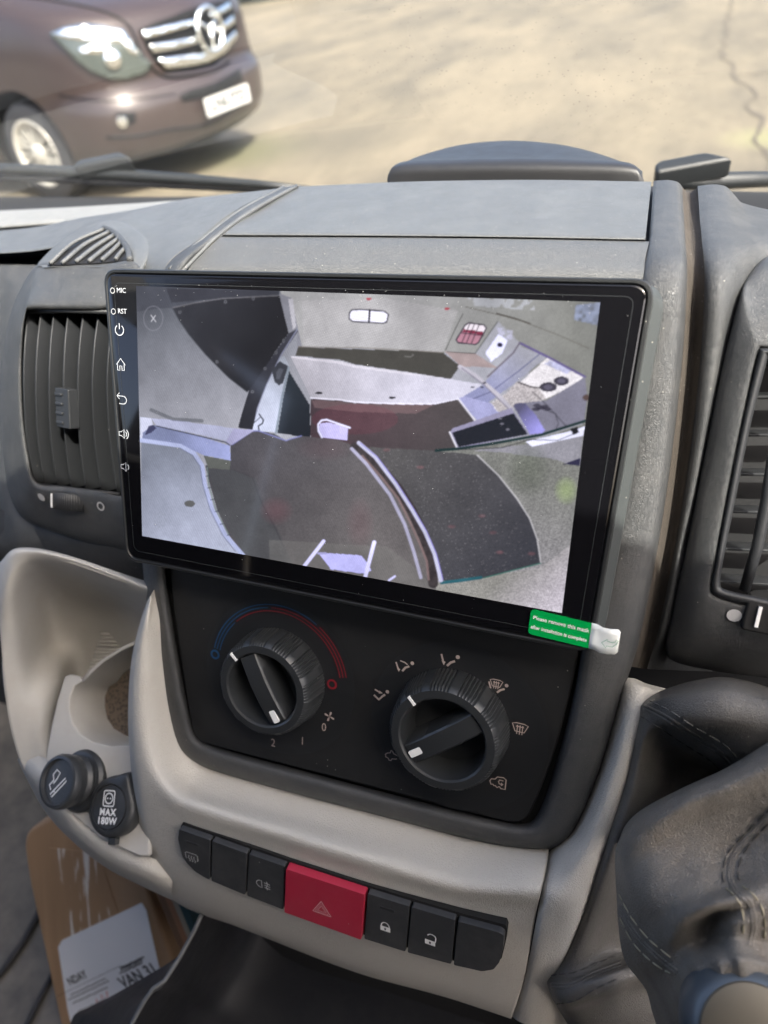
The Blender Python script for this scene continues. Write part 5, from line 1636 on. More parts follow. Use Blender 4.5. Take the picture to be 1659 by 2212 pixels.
scr = [([(-.0048, .0026), (-.0024, .0034), (.0024, .0034), (.0048, .0026), (.0028, -.0022), (-.0028, -.0022)], w_ * .8, True)] + \
      [([(x, -.0040), (x, .0016)], w_ * .7, False) for x in (-.0016, 0, .0016)] + [([(x - .0007, .0008), (x, .0020), (x + .0007, .0008)], w_ * .7, False) for x in (-.0016, 0, .0016)]
glyph('screen_and_feet_symbol', fpl(*zq(843, 602)), [([(a * .85 - .0008, b * .85 + .0012) for a, b in pts], w, c_) for pts, w, c_ in scr] + [([(-.0056, .0018), (-.0040, -.0026)], .0010, False), ([(.0002, -.0046), (.0022, -.0024), (.0048, -.0010)], .0013, False)],
      MAT['print'], cp, fills=[circ(.0058, .0016, .0012, 12)], scale=.78)
glyph('windscreen_symbol', fpl(*zq(977, 855)), scr, MAT['print'], cp, scale=.82)
car = [(-.0052, -.0006), (-.0044, .0012), (-.0020, .0016), (-.0006, .0036), (.0034, .0042), (.0052, .0030), (.0052, -.0040), (.0024, -.0042), (.0012, -.0030), (-.0002, -.0042), (-.0014, -.0030), (-.0022, -.0034), (-.0032, -.0024), (-.0042, -.0030)]
glyph('recirculation_symbol', fpl(*zq(846, 1172)), [(car, w_, True), ([(.0036, .0018), (.0010, .0018), (.0004, .0004), (.0010, -.0010), (.0030, -.0010)], w_, False), ([(.0022, .0000), (.0034, -.0010), (.0022, -.0020)], w_, False)], MAT['print'], cp, scale=.78)
glyph('fresh_air_symbol', fpl(*zq(215, 1015)), [([(.0040, .0012), (.0016, .0018), (.0006, .0034), (-.0004, .0040), (-.0010, .0018), (-.0030, .0012), (-.0044, -.0002), (-.0040, -.0022), (-.0022, -.0026), (-.0016, -.0040), (-.0002, -.0040), (.0006, -.0024), (.0030, -.0020), (.0042, -.0014)], w_, False)], MAT['print'], cp, scale=.78)

# ================================================================== left air vent pod
lv = empty('air_vent', W(-190, -80, -40), 'air vent with tall curved slats and a thumb tab, left of the screen', 'air vent', 'dashboard air vents')
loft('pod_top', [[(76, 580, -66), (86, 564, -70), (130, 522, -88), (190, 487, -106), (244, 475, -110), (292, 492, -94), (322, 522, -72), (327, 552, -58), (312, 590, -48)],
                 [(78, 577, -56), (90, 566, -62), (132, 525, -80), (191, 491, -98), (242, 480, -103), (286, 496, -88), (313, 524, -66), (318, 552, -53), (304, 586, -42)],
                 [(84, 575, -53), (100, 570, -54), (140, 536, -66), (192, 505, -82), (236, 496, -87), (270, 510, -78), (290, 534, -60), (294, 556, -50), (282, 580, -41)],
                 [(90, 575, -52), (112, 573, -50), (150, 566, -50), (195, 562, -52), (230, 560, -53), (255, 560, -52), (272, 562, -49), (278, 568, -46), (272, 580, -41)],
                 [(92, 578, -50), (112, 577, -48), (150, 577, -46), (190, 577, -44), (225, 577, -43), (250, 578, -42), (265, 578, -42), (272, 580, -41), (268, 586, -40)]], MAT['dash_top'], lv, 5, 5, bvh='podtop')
pb = bvh_of('podtop')
# side demister grille let into the pod top
zg = lambda x, y: (x * .2315, (800 + y / 2.37) * .5486)
gout = [zg(*p) for p in [(450, 592), (560, 505), (760, 375), (960, 280), (1040, 295), (1150, 380), (1212, 470), (1214, 545), (900, 574), (600, 588)]]
gg = decal('demister_grille', gout, pb, MAT['vent_dark'], lv, lift=.0004, step=7, thick=.0006)
for a, m_, b in (((490, 592), (700, 400), (985, 272)), ((600, 590), (800, 420), (1030, 300)), ((725, 578), (900, 440), (1075, 330)), ((845, 575), (980, 465), (1115, 365)), ((965, 565), (1060, 480), (1150, 395)), ((1095, 555), (1150, 490), (1195, 445))):
    c_ = crom([Vector((*zg(*a), 0)), Vector((*zg(*m_), 0)), Vector((*zg(*b), 0))], 6)
    pts = []
    for q in c_:
        l, n_ = onto(pb, q.x, q.y, .0022)
        if l: pts.append(l)
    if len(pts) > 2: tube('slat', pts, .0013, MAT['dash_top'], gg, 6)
ring = crom([Vector((*zg(*p), 0)) for p in [(985, 262), (1050, 290), (1150, 375), (1215, 465), (1228, 560)]], 5)
pts = [onto(pb, q.x, q.y, .002)[0] for q in ring]
tube('grille_rim', [p for p in pts if p], .0019, MAT['dash'], lv, 8)
pts = [onto(pb, q[0], q[1], .001)[0] for q in (zg(380, 622), zg(600, 612), zg(900, 598), zg(1222, 570))]
tube('grille_sill', [p for p in pts if p], .0016, MAT['dash'], lv, 8)

# face ring round the opening: inner edge -> face -> outer edge -> rolled back
def stn(i, f, o_, d_in=-70, w_in=-35, w_f=-33, w_o=-38, w_b=-62):
    mid = ((i[0] + (o_[0] - i[0]) * .12), (i[1] + (o_[1] - i[1]) * .12))
    return [(*i, d_in), (*i, w_in), (*mid, w_f), ((mid[0] + o_[0]) / 2, (mid[1] + o_[1]) / 2, f), (*o_, w_o), (o_[0] + (o_[0] - i[0]) * .03, o_[1] + (o_[1] - i[1]) * .03, w_b)]


ring = [stn((58, 670), -44, (86, 572), w_o=-55, w_b=-62), stn((120, 669), -40, (150, 573), w_o=-47, w_b=-55), stn((200, 670), -38, (220, 575), w_o=-44, w_b=-52), stn((270, 673), -37, (300, 578), w_o=-41, w_b=-48),
        stn((285, 760), -30, (340, 760), w_o=-38), stn((290, 880), -30, (345, 880), w_o=-38), stn((290, 1000), -30, (345, 1000), w_o=-38), stn((285, 1068), -32, (345, 1180), w_o=-40, w_b=-50),
        stn((200, 1059), -36, (225, 1175), w_o=-45, w_b=-56), stn((140, 1051), -38, (130, 1150), w_o=-48, w_b=-60), stn((78, 1042), -40, (46, 1112), w_o=-52, w_b=-66), stn((62, 990), -42, (16, 1040), w_o=-56, w_b=-76),
        stn((50, 900), -42, (3, 900), w_o=-58, w_b=-80), stn((47, 800), -42, (6, 790), w_o=-58, w_b=-80), stn((50, 720), -42, (24, 680), w_o=-58, w_b=-78), stn((55, 680), -44, (56, 606), w_o=-58, w_b=-74)]
loft('pod_face', ring, DP, lv, 5, 4, closed_r=True, bvh='pod')
# dark void behind, slats, cross vanes
prism('duct', Pl(W(0, 0, -78), SP.u, SP.n), [onpl(Pl(W(0, 0, -78), SP.u, SP.n), *p) for p in [(40, 640), (330, 640), (330, 1100), (50, 1080)]], -.002, 0, MAT['vent_dark'], lv)
for tp, md, bt in (((58, 676), (49, 830), (72, 1046)), ((86, 676), (75, 830), (95, 1048)), ((114, 675), (104, 830), (122, 1051)), ((145, 675), (135, 830), (153, 1055)), ((178, 675), (166, 830), (184, 1059)), ((211, 676), (197, 830), (218, 1063)), ((243, 677), (229, 830), (252, 1066)), ((274, 678), (262, 830), (285, 1068))):
    F_l = crom([P(tp[0], tp[1], -42), P((tp[0] + md[0]) / 2 - 2, 740, -35), P(md[0], md[1], -32), P((bt[0] + md[0]) / 2 - 5, 950, -36), P(bt[0], bt[1], -44)], 5)
    V, F = [], []
    back = Vector(W(0, 0, -30) - W(0, 0, 0))
    side = Vector(W(1.1, 0, 0) - W(0, 0, 0))
    for p in F_l:
        V += [p, p + side, p + side * .8 + back, p + side * .2 + back]
    for i in range(len(F_l) - 1):
        for j in range(4): F.append((i * 4 + j, i * 4 + (j + 1) % 4, (i + 1) * 4 + (j + 1) % 4, (i + 1) * 4 + j))
    F += [(0, 1, 2, 3), tuple(len(V) - 4 + j for j in range(4))]
    mk('slat', V, F, MAT['vent'], lv, bevel=.0004)
tube('vent_sill', [P(68, 1046, -40), P(150, 1056, -38), P(260, 1068, -36)], .0014, MAT['vent'], lv, 8)
tube('vent_lintel', [P(58, 673, -39), P(140, 671, -37), P(250, 674, -36)], .0014, MAT['vent'], lv, 8)
tpl = Pl(P(137, 882, -30), SP.u, Vector(W(-.25, 0, 1) - W(0, 0, 0)))
tb = prism('thumb_tab', tpl, rpoly([(-.0068, -.0118), (.0072, -.0118), (.0072, .0118), (-.0068, .0118)], .001), -.006, .001, MAT['vent'], lv, bevel=.0012, segs=3)
for kk in range(4):
    boxm('ridge', tpl, -.0060, .0012, -.0096 + kk * .0056, -.0078 + kk * .0056, .0008, .0019, MAT['vent'], tb, bevel=.0004)
# thumb wheel in its window with the two marks
wpl = Pl(P(157, 1083, -38), Vector(P(205, 1088, -37.5)) - Vector(P(110, 1078, -38.5)), Vector(W(0, .12, 1) - W(0, 0, 0)))
boxm('wheel_window', wpl, -.0142, .0142, -.0066, .0066, -.004, .0028, MAT['groove_black'], lv, bevel=.003)
Vw, Fw = [], []
nW = 60; wr_ = .032
for i in range(nW + 1):
    a = -.41 + .82 * i / nW
    rr = wr_ + (.0004 if i % 4 < 2 else -.0003)
    x = rr * math.sin(a); z = rr * math.cos(a) - wr_ + .0066
    for y in (-.0055, -.0047, .0047, .0055):
        k_ = .001 if y in (-.0055, .0055) else 0
        Vw.append(wpl(x, y, z - k_))
for i in range(nW):
    for j in range(3): Fw.append((i * 4 + j, i * 4 + j + 1, i * 4 + j + 5, i * 4 + j + 4))
mk('thumb_wheel', Vw, Fw, MAT['vent'], lv)
boxm('white_mark', wpl, -.0124, -.0114, -.0044, .0044, .002, .0054, MAT['white'], lv)
podb = bvh_of('pod')


def disc_on(b, px, py, r, m, parent, name, ringw=None):
    l, n_ = onto(b, px, py, .0005)
    pl = Pl(l, SP.u, n_)
    if ringw: return glyph(name, pl, [(circ(0, 0, r, 28), ringw, True)], m, parent, z=.0002)
    return flat(name, pl, circ(0, 0, r, 28), .0002, m, parent)


disc_on(podb, 91, 1073, .0028, MAT['grey_print'], lv, 'open_mark')
disc_on(podb, 219, 1093, .0024, MAT['grey_print'], lv, 'closed_mark', .0011)

# ================================================================== right air vent pod
rv = empty('air_vent', W(210, -80, -40), 'air vent cut by the right edge of the picture, with short dark fins', 'air vent', 'dashboard air vents')
ringr = [[(1800, 748, -62), (1800, 748, -24), (1800, 742, -23), (1800, 690, -28), (1790, 600, -44), (1780, 560, -60), (1778, 556, -72)],
         [(1712, 750, -62), (1709, 750, -24), (1706, 742, -23), (1700, 690, -27), (1690, 610, -42), (1668, 556, -56), (1664, 552, -70)],
         [(1664, 751, -62), (1660, 751, -24), (1655, 743, -23), (1644, 696, -27), (1630, 640, -36), (1618, 600, -46), (1614, 596, -60)],
         [(1646, 752, -62), (1640, 752, -24), (1634, 747, -23), (1618, 710, -26), (1606, 660, -31), (1600, 642, -36), (1596, 640, -52)],
         [(1612, 900, -62), (1606, 900, -24), (1600, 900, -23), (1582, 860, -25), (1568, 810, -29), (1562, 790, -33), (1557, 790, -50)],
         [(1576, 1080, -62), (1570, 1080, -24), (1564, 1080, -23), (1545, 1060, -25), (1527, 1020, -29), (1520, 1000, -33), (1514, 1000, -50)],
         [(1552, 1210, -62), (1546, 1210, -24), (1540, 1210, -23), (1515, 1205, -25), (1494, 1190, -29), (1486, 1180, -33), (1480, 1180, -50)],
         [(1541, 1276, -62), (1536, 1278, -24), (1529, 1286, -23), (1497, 1310, -26), (1470, 1325, -31), (1456, 1320, -36), (1449, 1320, -54)],
         [(1560, 1290, -62), (1556, 1293, -24), (1551, 1301, -23), (1522, 1360, -27), (1480, 1395, -34), (1447, 1412, -42), (1440, 1416, -60)],
         [(1620, 1306, -62), (1618, 1309, -24), (1614, 1317, -23), (1590, 1380, -27), (1558, 1415, -36), (1530, 1440, -48), (1524, 1446, -66)],
         [(1720, 1326, -62), (1718, 1330, -24), (1716, 1338, -23), (1710, 1400, -27), (1700, 1440, -38), (1690, 1462, -52), (1688, 1468, -70)]]
loft('pod_face', ringr, DP, rv, 6, 4, bvh='rpod')
rd = Pl(W(0, 0, -62), SP.u, SP.n)
prism('duct', rd, [onpl(rd, *p) for p in [(1560, 700), (1900, 700), (1900, 1420), (1500, 1350)]], -.002, 0, MAT['vent_dark'], rv)
# raised frame of the opening
fo = [(1640, 752), (1606, 900), (1570, 1080), (1546, 1210), (1536, 1278), (1556, 1293), (1618, 1309), (1718, 1330)]
fi = [(1660, 768), (1623, 910), (1588, 1082), (1563, 1205), (1556, 1266), (1574, 1276), (1630, 1288), (1724, 1308)]
rowsr = [[(*a, -24), (a[0] + (b[0] - a[0]) * .3, a[1] + (b[1] - a[1]) * .3, -21.5), (a[0] + (b[0] - a[0]) * .8, a[1] + (b[1] - a[1]) * .8, -22), (*b, -25), (*b, -45)] for a, b in zip(fo, fi)]
loft('opening_frame', rowsr, MAT['vent'], rv, 4, 2)
loft('opening_frame', [[(1640, 752, -24), (1646, 757, -21.5), (1656, 765, -22), (1660, 768, -25), (1660, 768, -45)], [(1760, 748, -24), (1760, 753, -21.5), (1760, 762, -22), (1760, 766, -25), (1760, 766, -45)]], MAT['vent'], rv, 3, 2)
for (a, b) in (((1606, 795), (1820, 790)), ((1600, 862), (1800, 858)), ((1586, 944), (1780, 942)), ((1570, 1028), (1770, 1030)), ((1556, 1108), (1760, 1114)), ((1542, 1188), (1750, 1198)), ((1530, 1258), (1740, 1272))):
    p, q = P(*a, -40), P(*b, -40)
    back = Vector(W(0, 1, -9) - W(0, 0, 0)); up = Vector(W(0, 1.3, 0) - W(0, 0, 0))
    V = [p, q, q + back, p + back, p + up, q + up, q + back + up, p + back + up]
    mk('fin', V, [(0, 1, 2, 3), (4, 5, 6, 7), (0, 1, 5, 4), (1, 2, 6, 5), (2, 3, 7, 6), (3, 0, 4, 7)], MAT['vent'], rv, bevel=.0004)
tube('upright', [P(1690, 860, -30), P(1656, 1080, -30), P(1636, 1180, -31), P(1608, 1275, -33)], .0024, MAT['vent'], rv, 8)
rpb = bvh_of('rpod')
disc_on(rpb, 1586, 1328, .0030, MAT['grey_print'], rv, 'open_mark')
wp2 = Pl(P(1672, 1338, -22), SP.u * .98 + SP.v * -.05, Vector(W(0, .1, 1) - W(0, 0, 0)))
boxm('wheel_window', wp2, -.0115, .03, -.0072, .0072, -.004, .0012, MAT['groove_black'], rv, bevel=.0012)
revolve('thumb_wheel', Pl(wp2(.016, -.0055, -.017), wp2.u, wp2.v), [(.024, 0), (.025, .001), (.025, .010), (.024, .011), (0, .011)], MAT['vent'], rv, 60, cap=False)
boxm('white_mark', wp2, -.0070, -.0056, -.0045, .0045, .001, .0024, MAT['white'], rv)

# ================================================================== row of switches
cb = bvh_of('console')
zt_ = lambda x, y: (329 + x * .529, 1700.7 + y * .529)
sp = empty('switch_panel', P(740, 1960, 0), 'row of seven push switches with a red one in the middle, set in beige trim', 'switches')
top = [(120, 155), (249, 202), (399, 256), (552, 308), (882, 415), (1060, 470), (1247, 525), (1440, 578)]
bot = [(112, 260), (245, 371), (390, 431), (545, 491), (867, 606), (1043, 661), (1229, 711), (1400, 742)]
tops = [P(*zt_(*p), 3.2) for p in top]; bots = [P(*zt_(*p), -2.5) for p in bot]
# dark well behind the switches
u0 = (tops[-1] - tops[0]); v0 = (tops[3] - bots[3]); n0 = u0.cross(v0).normalized()
SWP = Pl(tops[3] * .5 + bots[3] * .5, u0, n0)
outline = [(112, 163), (120, 150), (250, 196), (553, 302), (882, 409), (1247, 518), (1440, 570), (1447, 588), (1441, 640), (1425, 705), (1400, 735), (1350, 743), (1229, 717), (867, 612), (545, 497), (243, 376), (180, 336), (128, 272), (108, 200)]
oq = [onpl(SWP, *zt_(*p)) for p in outline]
prism('switch_well', SWP, oq, -.006, -.0012, MAT['groove_black'], sp)
polys = [[(117, 158), (246, 203), (243, 368), (212, 352), (180, 331), (150, 300), (129, 268), (113, 200)]]
for i in (1, 2, 3, 4, 5): polys.append([(top[i][0] + 3, top[i][1] + 3), (top[i + 1][0] - 3, top[i + 1][1] + 1), (bot[i + 1][0] - 3, bot[i + 1][1] - 2), (bot[i][0] + 3, bot[i][1])])
polys.append([(1251, 530), (1425, 577), (1441, 590), (1437, 640), (1422, 700), (1398, 730), (1350, 738), (1233, 712)])
names = ['switch', 'switch', 'switch', 'hazard_switch', 'switch', 'switch', 'switch']
labs = ['defroster switch with an indicator slot', 'blank switch cover', 'fog lamp switch', 'red hazard switch with a triangle', 'lock switch with a closed padlock', 'unlock switch with an open padlock', 'blank end cover']
sw = []
for i, pl_ in enumerate(polys):
    q = [onpl(SWP, *zt_(*p)) for p in pl_]
    rr_ = rpoly([(x, y) for x, y in q], .0011, 3)
    s_ = prism(names[i], SWP, rr_, -.0045, .0022 if i != 3 else .0034, MAT['hazard'] if i == 3 else MAT['switch'], sp, bevel=.0007, segs=3, topscale=.985)
    s_['label'] = labs[i]
    sw.append(s_)


def swf(x, y, z=.0024):
    a, b = onpl(SWP, *zt_(x, y))
    return Pl(SWP(a, b, z), SWP.u, SWP.n)


k = .0005
f_ = swf(171, 272)
glyph('defroster_symbol', f_, [([(-.0036, -.0020), (-.0042, -.0012), (-.0042, .0022), (-.0032, .0030), (.0032, .0030), (.0042, .0022), (.0042, -.0012), (.0036, -.0020)], k, False)] +
      [([(x, -.0038), (x + .0005, -.0026), (x - .0005, -.0010), (x, .0010)], k * .9, False) for x in (-.0018, 0, .0018)], MAT['grey_print'], sw[0])
boxm('indicator_slot', swf(172, 217, .0016), -.0042, .0042, -.0009, .0009, 0, .0008, MAT['dull_black'], sw[0], bevel=.0003)
f_ = swf(462, 383)
glyph('fog_symbol', f_, [([(-.0010, -.0028), (-.0010, .0028)] + arc(-.0010, 0, .0034, 90, 270, 10, .0028)[1:-1], k, True)] + [([(.0006, y), (.0044, y - .0004)], k * .9, False) for y in (-.0018, 0, .0018)] + [([(.0024, -.0034), (.0020, -.0012), (.0028, .0010), (.0024, .0034)], k * .8, False)], MAT['grey_print'], sw[2])
f_ = swf(703, 474, .0036)
f_.u = f_.u * .84; f_.v = f_.v * .84
glyph('hazard_triangle', f_, [([(-.0066, -.0044), (.0066, -.0044), (0, .0068)], .0006, True), ([(-.0048, -.0034), (.0048, -.0034), (0, .0048)], .0003, True), ([(-.0030, -.0022), (.0030, -.0022), (0, .0028)], .0004, True)], plain('hazard_print', (.78, .55, .56), .5), sw[3])
boxm('indicator_slot', swf(965, 484, .0016), -.0042, .0042, -.0011, .0011, 0, .0008, MAT['dull_black'], sw[4], bevel=.0003)
f_ = swf(958, 556)
glyph('padlock_symbol', f_, [(arc(0, .0006, .0023, 0, 180, 10, .0030), .0006, False)], MAT['white'], sw[4], fills=[[(-.0028, -.0028), (.0028, -.0028), (.0028, .0006), (-.0028, .0006)]])
flat('keyhole', f_, [(-.0004, -.0018), (.0004, -.0018), (.0005, -.0002), (-.0005, -.0002)], .0003, MAT['dull_black'], sw[4])
f_ = swf(1140, 611)
glyph('open_padlock_symbol', f_, [([(.0028, .0000), (.0031, .0030)] + arc(.0008, .0030, .0023, 0, 160, 8, .0022), .0006, False)], MAT['white'], sw[5], fills=[[(-.0028, -.0028), (.0028, -.0028), (.0028, .0006), (-.0028, .0006)]])
flat('keyhole', f_, [(-.0004, -.0018), (.0004, -.0018), (.0005, -.0002), (-.0005, -.0002)], .0003, MAT['dull_black'], sw[5])

# ================================================================== lighter and power socket on the alcove shelf
zl = lambda x, y: (x * .3968, 1152 + y * .3968)
MAT['cap'] = grained('socket_rubber', (.028, .030, .032), .38, 1800, .1, .0001, dust=.06)
lb = onpl(pls, *zl(445, 1345))
lp = Pl(pls(lb[0], lb[1], 0), pls.u, pls.n * .9 + Vector(W(-.35, .1, 0) - W(0, 0, 0)) * 1000 * .4)
lt = empty('cigarette_lighter', lp.o, 'black cigarette lighter standing out of the beige alcove shelf', 'lighter')
body = revolve('body', lp, [(0.01893, -0.003), (0.01944, 0.001), (0.0179, 0.003), (0.01521, 0.0035), (0.01586, 0.005), (0.01469, 0.0055), (0.01586, 0.006), (0.01469, 0.0075), (0.01586, 0.008), (0.01469, 0.0095), (0.01586, 0.01), (0.01586, 0.013), (0.01657, 0.0142), (0.01657, 0.0175), (0.01555, 0.0195), (0.01376, 0.0199), (0.01321, 0.0176), (0.0, 0.0176)], MAT['cap'], lt, 64, cap=False)
fq_ = Pl(lp(0, 0, .0178), lp.u * .94 + lp.v * .34, lp.n)
glyph('cigarette_symbol', fq_, [([(-.0062, -.0058), (-.0050, -.0072), (.0052, -.0002), (.0044, .0014)], .0006, True), ([(-.0030, -.0050), (-.0038, -.0038)], .0006, False),
                                ([(-.0058, -.0036), (-.0070, -.0010), (-.0040, .0012), (-.0046, .0040), (-.0020, .0062), (.0004, .0044), (-.0014, .0018), (-.0042, -.0006)], .0006, False)], MAT['white'], body, scale=1.18)
sb = onpl(pls, *zl(650, 1482))
s2 = Pl(pls(sb[0], sb[1], 0), pls.u, pls.n * .93 + Vector(W(-.35, .1, 0) - W(0, 0, 0)) * 1000 * .25)
sk = empty('power_socket', s2.o, 'power socket with a round rubber cap marked MAX 180W beside the lighter', 'power socket')
lugd = 1.3


def rfl(r, z, a, k):
    d = math.atan2(math.sin(a - lugd), math.cos(a - lugd))
    return r + (.0045 * math.exp(-(d / .28) ** 2) if k <= 5 else 0)


cap_ = revolve('cap', s2, [(0.01776, -0.004), (0.01824, 0.001), (0.01824, 0.004), (0.01786, 0.0062), (0.01709, 0.0078), (0.01555, 0.0088), (0.01363, 0.009), (0.01325, 0.0078), (0.01286, 0.0078), (0.01258, 0.009), (0.0, 0.0094)], MAT['cap'], sk, 96, cap=False, rfun=rfl)
fs = Pl(s2(0, 0, .0098), s2.u * .975 + s2.v * .22, s2.n)
boxm('hinge_tab', fs, -.003, .003, -.0225, -.018, -.010, -.006, MAT['cap'], sk, bevel=.0006)
glyph('socket_symbol', fs, [([tuple(p) for p in rpoly([(-.0042, .0006), (.0042, .0006), (.0042, .0096), (-.0042, .0096)], .0014)], .0007, True), (circ(0, .0051, .0030, 20), .0007, True)], MAT['white'], cap_, fills=[circ(-.0011, .0051, .0005, 8), circ(.0011, .0051, .0005, 8)])
text('lettering', Pl(fs(0, -.0030), fs.u, fs.n), 'MAX', .0054, MAT['white'], cap_, bold=.0002, spacing=1.15)
text('lettering', Pl(fs(0, -.0080), fs.u, fs.n), '180W', .0056, MAT['white'], cap_, bold=.0002, spacing=1.1)

# ================================================================== gear lever: gaiter and knob
gl_ = empty('gear_lever', P(1480, 2050, -20), 'gear lever with a wrinkled black leather gaiter and metal topped knob at lower right', 'gear lever')
back = [[(1398, 1530, -60), (1440, 1502, -60), (1500, 1482, -65), (1570, 1472, -70), (1650, 1490, -70), (1750, 1540, -70)],
        [(1390, 1512, -34), (1436, 1489, -28), (1500, 1470, -26), (1566, 1463, -28), (1650, 1482, -30), (1760, 1530, -30)],
        [(1384, 1524, -20), (1430, 1508, -6), (1500, 1492, 0), (1570, 1488, 2), (1650, 1510, 0), (1760, 1550, -4)],
        [(1378, 1550, -20), (1408, 1542, -8), (1470, 1548, 4), (1560, 1560, 10), (1640, 1570, 8), (1760, 1590, 2)],
        [(1366, 1592, -20), (1392, 1590, -9), (1424, 1590, -12), (1500, 1612, -10), (1600, 1628, 2), (1760, 1640, 0)],
        [(1352, 1642, -21), (1380, 1642, -10), (1408, 1642, -18), (1480, 1660, -38), (1580, 1680, -34), (1760, 1680, -20)],
        [(1336, 1700, -21), (1366, 1702, -9), (1404, 1704, -16), (1470, 1730, -44), (1580, 1740, -44), (1760, 1750, -30)],
        [(1302, 1790, -20), (1336, 1794, -7), (1378, 1800, -14), (1450, 1820, -40), (1580, 1820, -40), (1760, 1850, -30)],
        [(1262, 1900, -18), (1302, 1906, -7), (1346, 1915, -20), (1420, 1930, -38), (1580, 1950, -40), (1760, 1950, -30)],
        [(1218, 2020, -17), (1258, 2030, -9), (1310, 2040, -24), (1400, 2050, -34), (1580, 2050, -40), (1760, 2050, -30)],
        [(1190, 2088, -14), (1222, 2104, -6), (1284, 2100, -8), (1380, 2080, -22), (1580, 2100, -40), (1760, 2100, -30)],
        [(1182, 2118, -10), (1212, 2136, 2), (1280, 2118, 2), (1370, 2090, -10), (1560, 2140, -40), (1760, 2140, -30)],
        [(1188, 2146, -10), (1220, 2166, 4), (1290, 2150, 4), (1380, 2110, -8), (1560, 2170, -40), (1760, 2170, -30)],
        [(1206, 2180, -18), (1240, 2190, -4), (1300, 2172, -4), (1390, 2140, -14), (1560, 2200, -40), (1760, 2200, -30)],
        [(1240, 2240, -24), (1280, 2236, -8), (1340, 2220, -8), (1420, 2190, -16), (1560, 2240, -40), (1760, 2240, -30)],
        [(1260, 2330, -30), (1300, 2330, -14), (1360, 2330, -12), (1440, 2330, -16), (1560, 2340, -40), (1760, 2340, -30)]]
loft('gaiter_base', back, MAT['leather'], gl_, 6, 8, bvh='gb')
front = [[(1352, 1830, -34), (1376, 1792, -38), (1420, 1762, -40), (1500, 1722, -42), (1580, 1690, -44), (1690, 1630, -44), (1800, 1560, -44)],
         [(1336, 1822, -8), (1352, 1782, -8), (1388, 1748, -6), (1480, 1700, -4), (1568, 1660, -2), (1680, 1588, 0), (1800, 1500, 0)],
         [(1329, 1838, 6), (1352, 1800, 12), (1392, 1760, 15), (1484, 1708, 18), (1574, 1668, 20), (1690, 1604, 22), (1810, 1530, 22)],
         [(1328, 1860, 9), (1352, 1832, 20), (1398, 1788, 24), (1492, 1732, 27), (1588, 1696, 29), (1700, 1640, 30), (1820, 1590, 30)],
         [(1329, 1890, 10), (1356, 1874, 23), (1406, 1838, 26), (1500, 1780, 22), (1600, 1750, 24), (1710, 1700, 28), (1830, 1660, 28)],
         [(1331, 1925, 10), (1360, 1918, 26), (1412, 1896, 32), (1500, 1850, 27), (1600, 1820, 24), (1710, 1780, 28), (1830, 1740, 28)],
         [(1333, 1965, 10), (1362, 1962, 25), (1414, 1950, 36), (1496, 1922, 38), (1590, 1900, 34), (1700, 1870, 36), (1830, 1850, 34)],
         [(1336, 2005, 9), (1366, 2004, 24), (1416, 1996, 36), (1480, 1972, 46), (1560, 1950, 50), (1660, 1940, 46), (1830, 1930, 40)],
         [(1341, 2042, 8), (1372, 2042, 23), (1420, 2036, 36), (1472, 2014, 45), (1530, 1992, 38), (1590, 1990, 50), (1700, 2000, 46)],
         [(1352, 2080, 8), (1384, 2082, 23), (1428, 2070, 36), (1472, 2046, 41), (1526, 2030, 38), (1584, 2026, 50), (1690, 2040, 44)],
         [(1376, 2112, 8), (1404, 2116, 22), (1440, 2096, 36), (1478, 2070, 44), (1530, 2056, 50), (1590, 2052, 56), (1680, 2070, 48)],
         [(1396, 2140, 10), (1420, 2144, 24), (1450, 2124, 38), (1490, 2096, 52), (1540, 2080, 60), (1600, 2076, 62), (1670, 2090, 54)],
         [(1410, 2190, 8), (1432, 2180, 24), (1462, 2160, 42), (1500, 2140, 56), (1550, 2130, 62), (1600, 2126, 62), (1670, 2130, 54)],
         [(1440, 2280, 6), (1462, 2270, 26), (1492, 2240, 42), (1520, 2220, 52), (1560, 2210, 58), (1600, 2206, 58), (1670, 2210, 50)]]
fv, ff = grid_data(front, 7, 8)
fv2 = []
FW_ = 6 * 8 + 1
FH_ = len(fv) // FW_
for vi_, v in enumerate(fv):   # small creases running down the folds
    d = noise.noise(Vector((v.x * 55, v.y * 40, v.z * 26))) * .0026 + noise.noise(v * 90) * .0012 + noise.noise(v * 210) * .0004
    ri_, ci_ = divmod(vi_, FW_)
    tr_ = max(0, (ri_ / FH_ - .45)) * 2
    d += .0022 * tr_ * math.sin(ci_ * .95 + 1.5 * math.sin(ri_ * .11)) * min(1, ci_ / 8)
    dd = (Vector(CW) - v).normalized()
    fv2.append(v + dd * d * .6)
BV['gf'] = [(fv2, ff)]
mk2('gaiter_fold', fv2, ff, MAT['leather_worn'], gl_)
gbb, gfb = bvh_of('gb'), bvh_of('gf')


